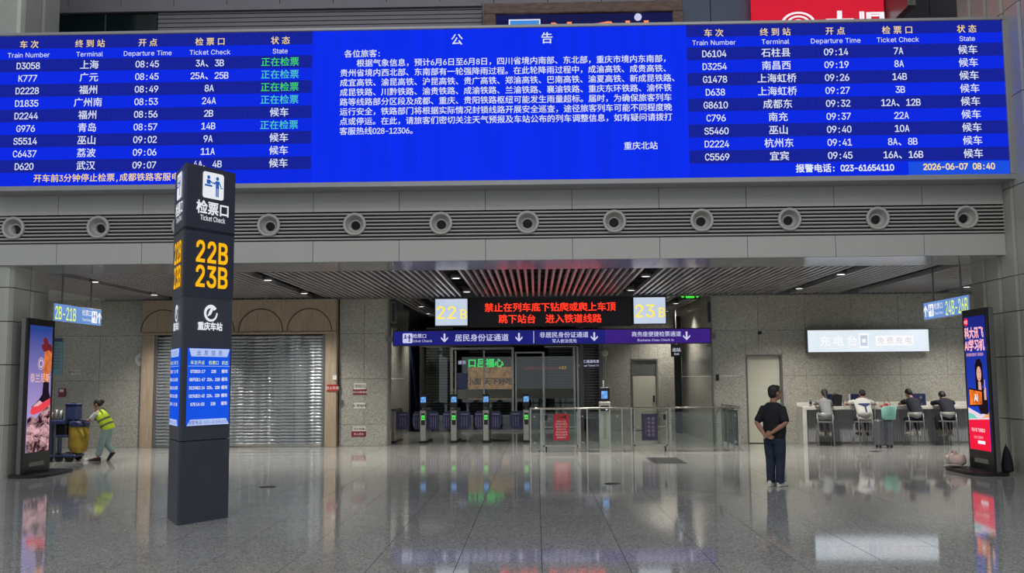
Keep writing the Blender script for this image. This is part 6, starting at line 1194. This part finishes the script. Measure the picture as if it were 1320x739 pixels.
# ---------------------------------------------------------------- people
def head(mb, c, yaw, pitch=0.0, s=1.0):
    R = Matrix.Rotation(yaw, 3, 'Z') @ Matrix.Rotation(pitch, 3, 'X'); c = Vector(c)
    e = lambda o, r: mb.ell(c + R @ Vector(o)*s, tuple(k*s for k in r), R)
    e((0, -.005, .02), (.078, .097, .105)); e((0, .025, -.05), (.058, .065, .065)); e((0, .075, -.085), (.026, .022, .02))
    e((0, .100, -.012), (.013, .018, .026)); e((0, .085, .03), (.05, .02, .012)); e((0, .088, -.052), (.024, .012, .009))
    for k in (-1, 1): e((k*.082, -.005, -.005), (.012, .02, .032)); e((k*.036, .075, -.035), (.02, .02, .022))
    return R
def face_bits(t, c, R, s=1.0):
    c = Vector(c)
    for k in (-1, 1):
        part(MB().ell(c + R @ Vector((k*.031, .092, .012))*s, (.012*s, .006*s, .006*s), R, 8, 6), 'eye', M_hair, t)
        part(MB().ell(c + R @ Vector((k*.033, .094, .034))*s, (.020*s, .006*s, .004*s), R, 8, 6), 'eyebrow', M_hair, t)
def hand(mb, w, d, side, curl, thumb, s=1.0):
    """w wrist, d hand direction, side = across the palm, curl = the way the fingers bend, thumb = -1/+1 side"""
    w, d, side, curl = Vector(w), Vector(d).normalized(), Vector(side).normalized(), Vector(curl).normalized()
    mb.loft([(w, .024*s, .019*s), (w+d*.04*s, .036*s, .016*s), (w+d*.085*s, .038*s, .014*s)], 10, side, dome=.6)
    for k, ln in enumerate((.068, .078, .072, .056)):
        b = w + d*.085*s + side*(-.029+.019*k)*s*thumb*-1
        p1 = b + (d*.85+curl*.5).normalized()*ln*.45*s; p2 = p1 + (d*.45+curl*.9).normalized()*ln*.55*s
        mb.loft([(b, .0085*s, .0085*s), (p1, .008*s, .008*s), (p2, .0068*s, .0068*s)], 8, side, dome=.9)
    b = w + d*.025*s + side*.028*s*thumb; p1 = b + (d*.6+side*thumb*.75+curl*.3).normalized()*.035*s; p2 = p1 + (d*.8+side*thumb*.2+curl*.4).normalized()*.03*s
    mb.loft([(b, .012*s, .012*s), (p1, .010*s, .010*s), (p2, .008*s, .008*s)], 8, (0,0,1), dome=.9)
def shoe(t, p, d, m, name='shoe', sole=None, pitch=0.0, s=1.0):
    """p: heel on ground, d: direction of the toe"""
    p, d = Vector(p), Vector(d).normalized(); u = Vector((0,0,1)); sd = d.cross(u).normalized(); up = sd.cross(d).normalized()
    q = lambda a, h: p + d*a*s + up*h*s
    o = part(MB().loft([(q(-.02, .05), .030*s, .045*s), (q(.03, .055), .038*s, .052*s), (q(.10, .045), .043*s, .043*s), (q(.19, .034), .048*s, .030*s), (q(.245, .028), .036*s, .022*s)], 14, sd, dome=.6).smooth(), name, m, t)
    part(MB().loft([(q(-.03, .012), .032*s, .012*s), (q(.05, .012), .038*s, .012*s), (q(.18, .012), .050*s, .012*s), (q(.26, .014), .034*s, .012*s)], 12, sd, dome=.5), 'sole', sole or m, o)
V = Vector
# the standing man, hands clasped behind his back
t = thing('person', 'man in black t-shirt and dark jeans standing with hands behind his back', 'person', (4.04, 16.60, 0), math.radians(-38))
mb = MB(); hc = (0.02, .035, 1.565)
R = head(mb, hc, math.radians(-32), math.radians(4), 1.09)
mb.loft([((0, -.01, 1.36), .062, .058), ((.005, .015, 1.48), .055, .058)], 12, (1,0,0), dome=.6)
mb.loft([((0, 0, .86), .165, .12), ((0, .02, 1.0), .165, .135), ((0, .0, 1.2), .175, .12), ((0, -.02, 1.34), .15, .09)], 18, (1,0,0), dome=.5)
WL, WR = V((-.07, -.215, .86)), V((.05, -.225, .90))
for k, wr, el in ((-1, WL, V((-.255, -.12, 1.06))), (1, WR, V((.262, -.11, 1.07)))):
    sh = V((k*.155, -.02, 1.30))
    mb.loft([(sh, .042, .042), (sh.lerp(el, .5), .046, .046), (el, .042, .042), (el.lerp(wr, .35), .043, .043), (wr, .026, .026)], 12, (0,0,1), dome=.8)
hand(mb, WL, V((1, -.06, -.25)), (0, .2, 1), (0, .9, -.1), 1, 1.05)
hand(mb, WR, V((-1, -.05, -.35)), (0, .2, 1), (0, -.2, -.6), 1, 1.05)
for k in (-1, 1):
    mb.loft([((k*.09, 0, .84), .085, .09), ((k*.085, .015, .46), .052, .056), ((k*.075, -.01, .10), .036, .04)], 12, (1,0,0), dome=.4)
blob(mb, 'body', M_skin, t, .0065, 2)
face_bits(t, hc, R, 1.09)
mb = MB()
mb.loft([((0, .0, .80), .185, .15), ((0, .02, .92), .198, .165), ((0, .025, 1.05), .20, .16), ((0, .005, 1.2), .205, .145), ((0, -.02, 1.32), .195, .115), ((0, -.02, 1.395), .115, .085)], 22, (1,0,0), dome=.25)
for k in (-1, 1):
    el = V((k*.248, -.10, 1.09)); sh = V((k*.158, -.02, 1.31))
    mb.loft([(sh, .075, .075), (sh.lerp(el, .5), .068, .072), (sh.lerp(el, .96), .066, .074)], 14, (0,0,1), dome=.5)
blob(mb, 't_shirt', M_tee, t, .010, 5)
mb = MB().loft([((0, .0, .74), .165, .13), ((0, .0, .90), .168, .14)], 18, (1,0,0), dome=.4)
for k in (-1, 1): mb.loft([((k*.088, .0, .80), .102, .118), ((k*.09, .015, .62), .096, .108), ((k*.088, .02, .46), .082, .090), ((k*.084, .0, .28), .074, .084), ((k*.08, -.01, .12), .070, .082), ((k*.08, .0, .065), .070, .09)], 16, (1,0,0), dome=.1)
blob(mb, 'jeans', M_jeans, t, .010, 3)
c = V(hc)
mb = MB().ell(c + R @ V((0, -.022, .048)), (.095, .106, .098), R).ell(c + R @ V((0, -.05, .0)), (.086, .074, .094), R).ell(c + R @ V((0, .045, .095)), (.068, .05, .04), R)
blob(mb, 'hair', M_hair, t, .008, 2)
shoe(t, (-.075, -.08, 0), (.05, 1, 0), M_shoe_w); shoe(t, (.075, -.05, 0), (.12, 1, 0), M_shoe_w)
# glasses temples
part(MB().tube([c + R @ V((-.05, .105, .012)), c + R @ V((-.082, .06, .014)), c + R @ V((-.086, .0, .012))], .003, 6).tube([c + R @ V((.05, .105, .012)), c + R @ V((.082, .06, .014)), c + R @ V((.086, .0, .012))], .003, 6).tube([c + R @ V((-.05, .105, .012)), c + R @ V((.05, .105, .012))], .003, 6), 'glasses', M_black, t)

def seated(x, lab, shirt, trousers, shoes, hy=0.0, hz=0.0, lean=0.0, rz=0.0, hair_long=False, print_=False, hx=0.0, feet=.30, wide=1.0, sleeves=.55, spread=1.0):
    t = thing('person', lab, 'person', (x, 25.99, 0), rz)
    sh_y, sh_z = .30+lean, 1.20+hz*.5
    hc = V((hx, .40+lean+hy, 1.345+hz)); mb = MB()
    R = head(mb, hc, hx*-2, math.radians(-42))
    pel = V((0, 0, .75))
    mb.loft([((0, sh_y-.01, sh_z-.0), .06, .06), (hc+V((0, -.03, -.05)), .05, .055)], 12, (1,0,0), dome=.5)
    mb.loft([(pel, .15, .11), ((0, .08, .92), .14, .105), ((0, sh_y-.07, 1.09), .155, .10), ((0, sh_y-.01, sh_z-.02), .15, .085)], 16, (1,0,0), dome=.6)
    for k in (-1, 1):
        sh = V((k*.145*wide, sh_y, sh_z-.065)); el = V((k*.27*wide*spread, .42, 1.085)); wr = V((k*.09, .63, 1.09))
        mb.loft([(sh, .04, .04), (el, .04, .04), (el.lerp(wr, .4), .037, .037), (wr, .025, .025)], 12, (0,0,1), dome=.8)
        hand(mb, wr, V((-k*.7, .7, .0)), (k*.7, .7, 0), (0, 0, -1), k*-1)
        kn = V((k*.13, .40, .66)); an = V((k*.10, .24, feet+.07))
        mb.loft([(V((k*.08, .02, .73)), .08, .075), (kn, .055, .055), (an, .036, .036)], 12, (1,0,0), dome=.7)
    blob(mb, 'body', M_skin, t, .009, 2)
    face_bits(t, hc, R)
    mb = MB().loft([((0, -.02, .70), .175, .14), ((0, .03, .84), .17*wide, .14), ((0, .13, .98), .175*wide, .13), ((0, sh_y-.06, 1.12), .19*wide, .125), ((0, sh_y, sh_z-.01), .16*wide, .095)], 20, (1,0,0), dome=.45)
    for k in (-1, 1):
        sh = V((k*.165*wide, sh_y, sh_z-.05)); el = V((k*.265*wide*spread, .42, 1.095)); q = sh.lerp(el, min(1, sleeves/.55*.62)) if sleeves < 1 else el
        mb.loft([(sh, .07, .07), (q, .062, .062)] + ([(el.lerp(V((k*.09, .63, 1.1)), .6), .048, .048)] if sleeves > 1 else []), 14, (0,0,1), dome=.3)
    so = blob(mb, 'shirt', shirt, t, .010, 4)
    mb = MB().loft([((0, -.02, .70), .165, .13), ((0, .02, .78), .16, .125)], 18, (1,0,0), dome=.3)
    for k in (-1, 1):
        kn = V((k*.135, .40, .665)); an = V((k*.10, .25, feet+.11))
        mb.loft([(V((k*.085, .0, .725)), .095, .085), (kn, .075, .072), (an, .056, .058)], 14, (1,0,0), dome=.4)
    blob(mb, 'trousers', trousers, t, .011, 3)
    c = hc
    mb = MB().ell(c + R @ V((0, -.018, .04)), (.092, .104, .094), R).ell(c + R @ V((0, -.055, -.01)), (.08, .065, .08), R)
    if hair_long: mb.loft([(c + R @ V((0, -.07, .0)), .07, .05), (c + V((.0, -.13, -.09)), .05, .04), (c+V((.01, -.17, -.17)), .03, .03)], 12, (1,0,0), dome=.6)
    blob(mb, 'hair', M_hair, t, .009, 2)
    for k in (-1, 1): shoe(t, (k*.10, .17, feet-.045), (k*.15, 1, .12), shoes, s=.95)
    if print_:
        vs_ = [v.co for v in so.data.vertices]; bvh = BVHTree.FromPolygons(vs_, [p.vertices[:] for p in so.data.polygons])
        def inside(a, b):   # a spread-winged bird shape
            a = abs(a)
            if a < .028 and -.20 < b < .05: return b > -.20 + a*2
            if a < .045 and 0 < b < .05: return True
            return a < .16 and abs(b - (.0+.45*a - 1.6*a*a)) < .045*(1-a/.18)+.008
        st = .008; VV = []; FF = []; idx = {}
        def vv(i, j):
            if (i, j) in idx: return idx[(i, j)]
            hit = bvh.ray_cast(V((i*st+.01, -1, 1.06+j*st)), V((0, 1, 0)))
            if hit[0] is None: return None
            VV.append(hit[0] + hit[1]*.0 + V((0, -.004, .001))); idx[(i, j)] = len(VV)-1; return idx[(i, j)]
        for i in range(-22, 22):
            for j in range(-28, 12):
                if inside((i+.5)*st, (j+.5)*st):
                    q = [vv(i, j), vv(i+1, j), vv(i+1, j+1), vv(i, j+1)]
                    if None not in q: FF.append(tuple(q))
        me = D.meshes.new('shirt_print'); me.from_pydata(VV, [], FF); me.update(); link('shirt_print', me, mat('print_navy', (44, 50, 96), .8), so)
    return t
M_greytop = mat('grey_top', (122, 124, 124), .85, 0, .05, 12, bump=.2); M_whitetee = mat('white_tee', (205, 203, 196), .85, 0, .04, 12, bump=.2)
M_blk = mat('black_shirt', (20, 23, 36), .85, 0, .1, 12, bump=.2); M_dktr = mat('dark_trousers', (26, 27, 34), .85); M_greytr = mat('grey_trousers', (92, 96, 98), .85); M_dkshoe = mat('dark_shoe', (30, 28, 34), .6); M_tan = mat('tan_shoe', (150, 140, 118), .6)
seated(sx_[0]-.0, 'woman in a grey top bent over the counter beside a black bag', M_greytop, M_greytr, M_shoe_w, hair_long=True, wide=.84, hx=.05, hz=.02)
seated(sx_[1]+.05, 'person in a white t-shirt with a navy bird print, leaning on the counter', M_whitetee, M_dktr, M_dkshoe, print_=True, wide=1.16, spread=1.25, hz=.0, rz=-.05, hx=.06)
seated(sx_[2]+.03, 'person in a black shirt hunched over a phone beside the right card stand', M_blk, M_jeans, M_shoe_w, hz=.02, rz=.08, hx=-.03, wide=1.02, spread=1.1)
seated(sx_[3]-.02, 'person in black slumped forward on the counter at the right end', M_blk, M_dktr, M_tan, hz=-.05, hy=.04, wide=1.06, sleeves=1.2)
tag(blob(MB().loft([((0,0,.0), .05, .04), ((.0,0,.3), .08, .05), ((.03,0,.42), .06, .04)], 14, (1,0,0), dome=.5), 'hanging_jacket', M_dktr, None, .014, 3, (10.66, 26.05, .42)), 'dark jacket hanging at the left side of the slumped person', 'jacket')

# the cleaner pushing a cart (faces -x)
t = thing('person', 'cleaner in a yellow reflective vest and pale trousers pushing a cart', 'person', (-10.12, 22.5, 0), math.radians(90))
mb = MB(); hc = V((0, .21, 1.315))
R = head(mb, hc, 0, math.radians(-16), .95)
shv = V((0, .17, 1.13)); pel = V((0, -.05, .78))
mb.loft([(shv, .06, .055), (hc+V((0, -.02, -.06)), .05, .052)], 12, (1,0,0), dome=.5)
mb.loft([(pel, .15, .12), ((0, .02, .93), .14, .11), ((0, .12, 1.06), .15, .10), (shv, .14, .085)], 16, (1,0,0), dome=.6)
wrs = []
for k in (-1, 1):
    sh = V((k*.16, .17, 1.10)); el = V((k*.20, .28, .95)); wr = V((k*.17, .44, .945)); wrs.append(wr)
    mb.loft([(sh, .036, .036), (el, .038, .038), (wr, .026, .026)], 12, (0,0,1), dome=.8)
    hand(mb, wr, V((0, 1, -.05)), (1, 0, 0), (0, 0, -1), -k)
legs = ((-1, V((-.08, .05, .42)), V((-.08, .12, .09))), (1, V((.08, .0, .40)), V((.08, -.17, .19))))
for k, kn, an in legs: mb.loft([((k*.08, -.04, .76), .085, .085), (kn, .055, .055), (an, .034, .034)], 12, (1,0,0), dome=.7)
blob(mb, 'body', M_skin, t, .009, 2); face_bits(t, hc, R, .95)
M_paleshirt = mat('pale_shirt', (162, 164, 160), .85, 0, .05, 12, bump=.2)
mb = MB().loft([((0, -.05, .80), .165, .13), ((0, .02, .94), .155, .125), ((0, .12, 1.07), .165, .115), ((0, .17, 1.13), .14, .095)], 18, (1,0,0), dome=.4)
for k in (-1, 1): sh = V((k*.155, .17, 1.10)); el = V((k*.20, .28, .95)); mb.loft([(sh, .062, .062), (sh.lerp(el, .85), .060, .060)], 14, (0,0,1), dome=.3)
blob(mb, 'work_shirt', M_paleshirt, t, .010, 3)
M_vest = mat('reflective_vest', (196, 222, 34), .7, 0, .04, 10, bump=.15); M_tape = mat('reflective_tape', (92, 98, 70), .4)
mb = MB().loft([((0, -.07, .74), .185, .155), ((0, .0, .90), .178, .15), ((0, .10, 1.05), .178, .135), ((0, .155, 1.135), .13, .105)], 20, (1,0,0), dome=.3)
blob(mb, 'safety_vest', M_vest, t, .011, 3)
for z, y, a, b in ((.83, -.03, .186, .157), (.95, .035, .183, .150)):
    part(MB().loft([((0, y-.012, z-.022), a, b), ((0, y+.012, z+.022), a-.003, b-.002)], 26, (1,0,0)), 'vest_tape', M_tape, t)
for k in (-1, 1): part(MB().tube([(k*.135, .01, .98), (k*.12, .03, 1.10), (k*.10, .12, 1.225), (k*.09, .2, 1.20), (k*.10, .24, 1.1)], .016), 'vest_tape', M_tape, t)
M_palet = mat('mint_trousers', (126, 148, 146), .85, 0, .08, 10, bump=.3)
mb = MB().loft([((0, -.05, .72), .165, .14), ((0, -.04, .82), .16, .13)], 18, (1,0,0), dome=.3)
for k, kn, an in legs: mb.loft([((k*.08, -.04, .74), .10, .10), (kn, .078, .082), (kn.lerp(an, .85), .062, .068)], 14, (1,0,0), dome=.3)
blob(mb, 'trousers', M_palet, t, .010, 3)
blob(MB().ell(hc + R @ V((0, -.02, .04)), (.088, .10, .09), R).ell(hc + R @ V((0, -.12, .03)), (.055, .06, .055), R).ell(hc + R @ V((0, -.06, .0)), (.078, .06, .07), R), 'hair', M_hair, t, .009, 2)
shoe(t, (-.08, .08, 0), (0, 1, 0), M_dkshoe, s=.95); shoe(t, (.08, -.20, .155), (0, .62, -.72), M_dkshoe, s=.95)

# cleaning cart
M_cblue = mat('cart_blue', (40, 48, 86), .45, 0, .05); M_cyel = mat('yellow_sack', (150, 124, 34), .55, 0, .15, 8, bump=.4, bscale=9)
t = thing('cleaning_cart', 'blue janitor cart with a yellow waste sack pushed by the cleaner', 'cleaning cart', (-11.05, 22.5, 0))
cxp = lambda px: at(px, 560, 22.5).x + 11.05
box('base_deck', M_cblue, t, cxp(54), -.25, .10, cxp(104), .25, .17, .02)
box('upright', M_cblue, t, cxp(68), -.22, .17, cxp(75), .22, .90, .02)
box('upright_post', M_steel_d, t, cxp(76), -.24, .17, cxp(78), -.20, .92)
box('top_tray', M_cblue, t, cxp(58), -.26, .86, cxp(90), .26, .96, .02)
box('shelf', M_cblue, t, cxp(72), -.22, .56, cxp(92), .22, .62, .01)
box('shelf_bin', M_black, t, cxp(77), -.2, .62, cxp(90), .2, .86, .02)
part(MB().tube([(cxp(88), -.24, .94), (cxp(112), -.26, .94), (cxp(118), -.2, .95), (cxp(118), .2, .95), (cxp(112), .26, .94), (cxp(88), .24, .94)], .022).smooth(), 'push_handle', M_cblue, t)
part(MB().loft([((cxp(102), 0, .92), .22, .24), ((cxp(102), 0, .86), .235, .25), ((cxp(102), 0, .80), .22, .24)], 20, (1,0,0), dome=.1).smooth(), 'sack_rim', M_cblue, t)
blob(MB().loft([((cxp(101), 0, .86), .22, .23), ((cxp(102), 0, .6), .225, .24), ((cxp(101.5), 0, .32), .22, .22), ((cxp(102), 0, .22), .17, .17)], 20, (1,0,0), dome=.3), 'waste_sack', M_cyel, t, .016, 3)
for px, y, r in ((62, -.2, .05), (62, .2, .05), (83, -.22, .10), (83, .22, .10), (97, -.2, .09), (97, .2, .09)):
    part(MB().cyl((cxp(px), y-.025, r), (cxp(px), y+.025, r), r, 18).cyl((cxp(px), y-.028, r), (cxp(px), y+.028, r), r*.35, 10), 'wheel', M_black, t)
t = thing('blue_bucket', 'tall navy plastic box standing on the cart tray', 'box', (at(95, 530, 22.5).x, 22.5, .965))
box('box_body', M_cblue, t, -.135, -.15, 0, .135, .15, .34, .02); box('lid', M_cblue, t, -.15, -.165, .34, .15, .165, .375, .012); part(MB().tube([(-.06, 0, .37), (0, 0, .41), (.06, 0, .37)], .012), 'handle', M_cblue, t)
for px, rr, hh_, lab, tilt in ((64, .10, .17, 'large steel pot lying at the front of the cart tray', .35), (73, .045, .24, 'upright steel canister leaning in the cart tray', .3), (80, .05, .22, 'tapered steel canister beside the navy box on the cart', -.3)):
    a = thing('steel_container', lab, 'container', (at(px, 540, 22.5).x, 22.45, .965), 0, None)
    part(MB().lathe([(.001, 0), (rr*.9, 0), (rr, .02), (rr*.95, hh_), (rr*.85, hh_), (rr*.8, .03)], (0,0,0), (tilt*.3, 0, 1), 18).smooth(), 'vessel', M_steel_d, a)
    part(MB().tube([(tilt*.05+rr, 0, hh_*.4), (tilt*.06+rr*1.35, 0, hh_*.6), (tilt*.08+rr, 0, hh_*.85)], .008), 'handle', M_steel_d, a)
for k, px in enumerate((58, 62, 66)):
    tag(part(MB().box(-.03, -.02, 0, .03, .02, .66, .005), 'warning_board', M_steel, None, (at(px, 575, 22.2).x, 22.31 + .045*k, .172)), ['rearmost', 'middle', 'foremost'][k] + ' folded pale board standing on the cart deck', 'board', 'folded boards on the cart deck')
tag(box('wet_cloth', M_pw, None, at(110, 590, 22.4).x-.04, 22.4, 0, at(110, 590, 22.4).x+.04, 22.46, .07, .01), 'small white tissue packet on the floor under the cart', 'packet')

finish_text()
print('objects', len(D.objects))
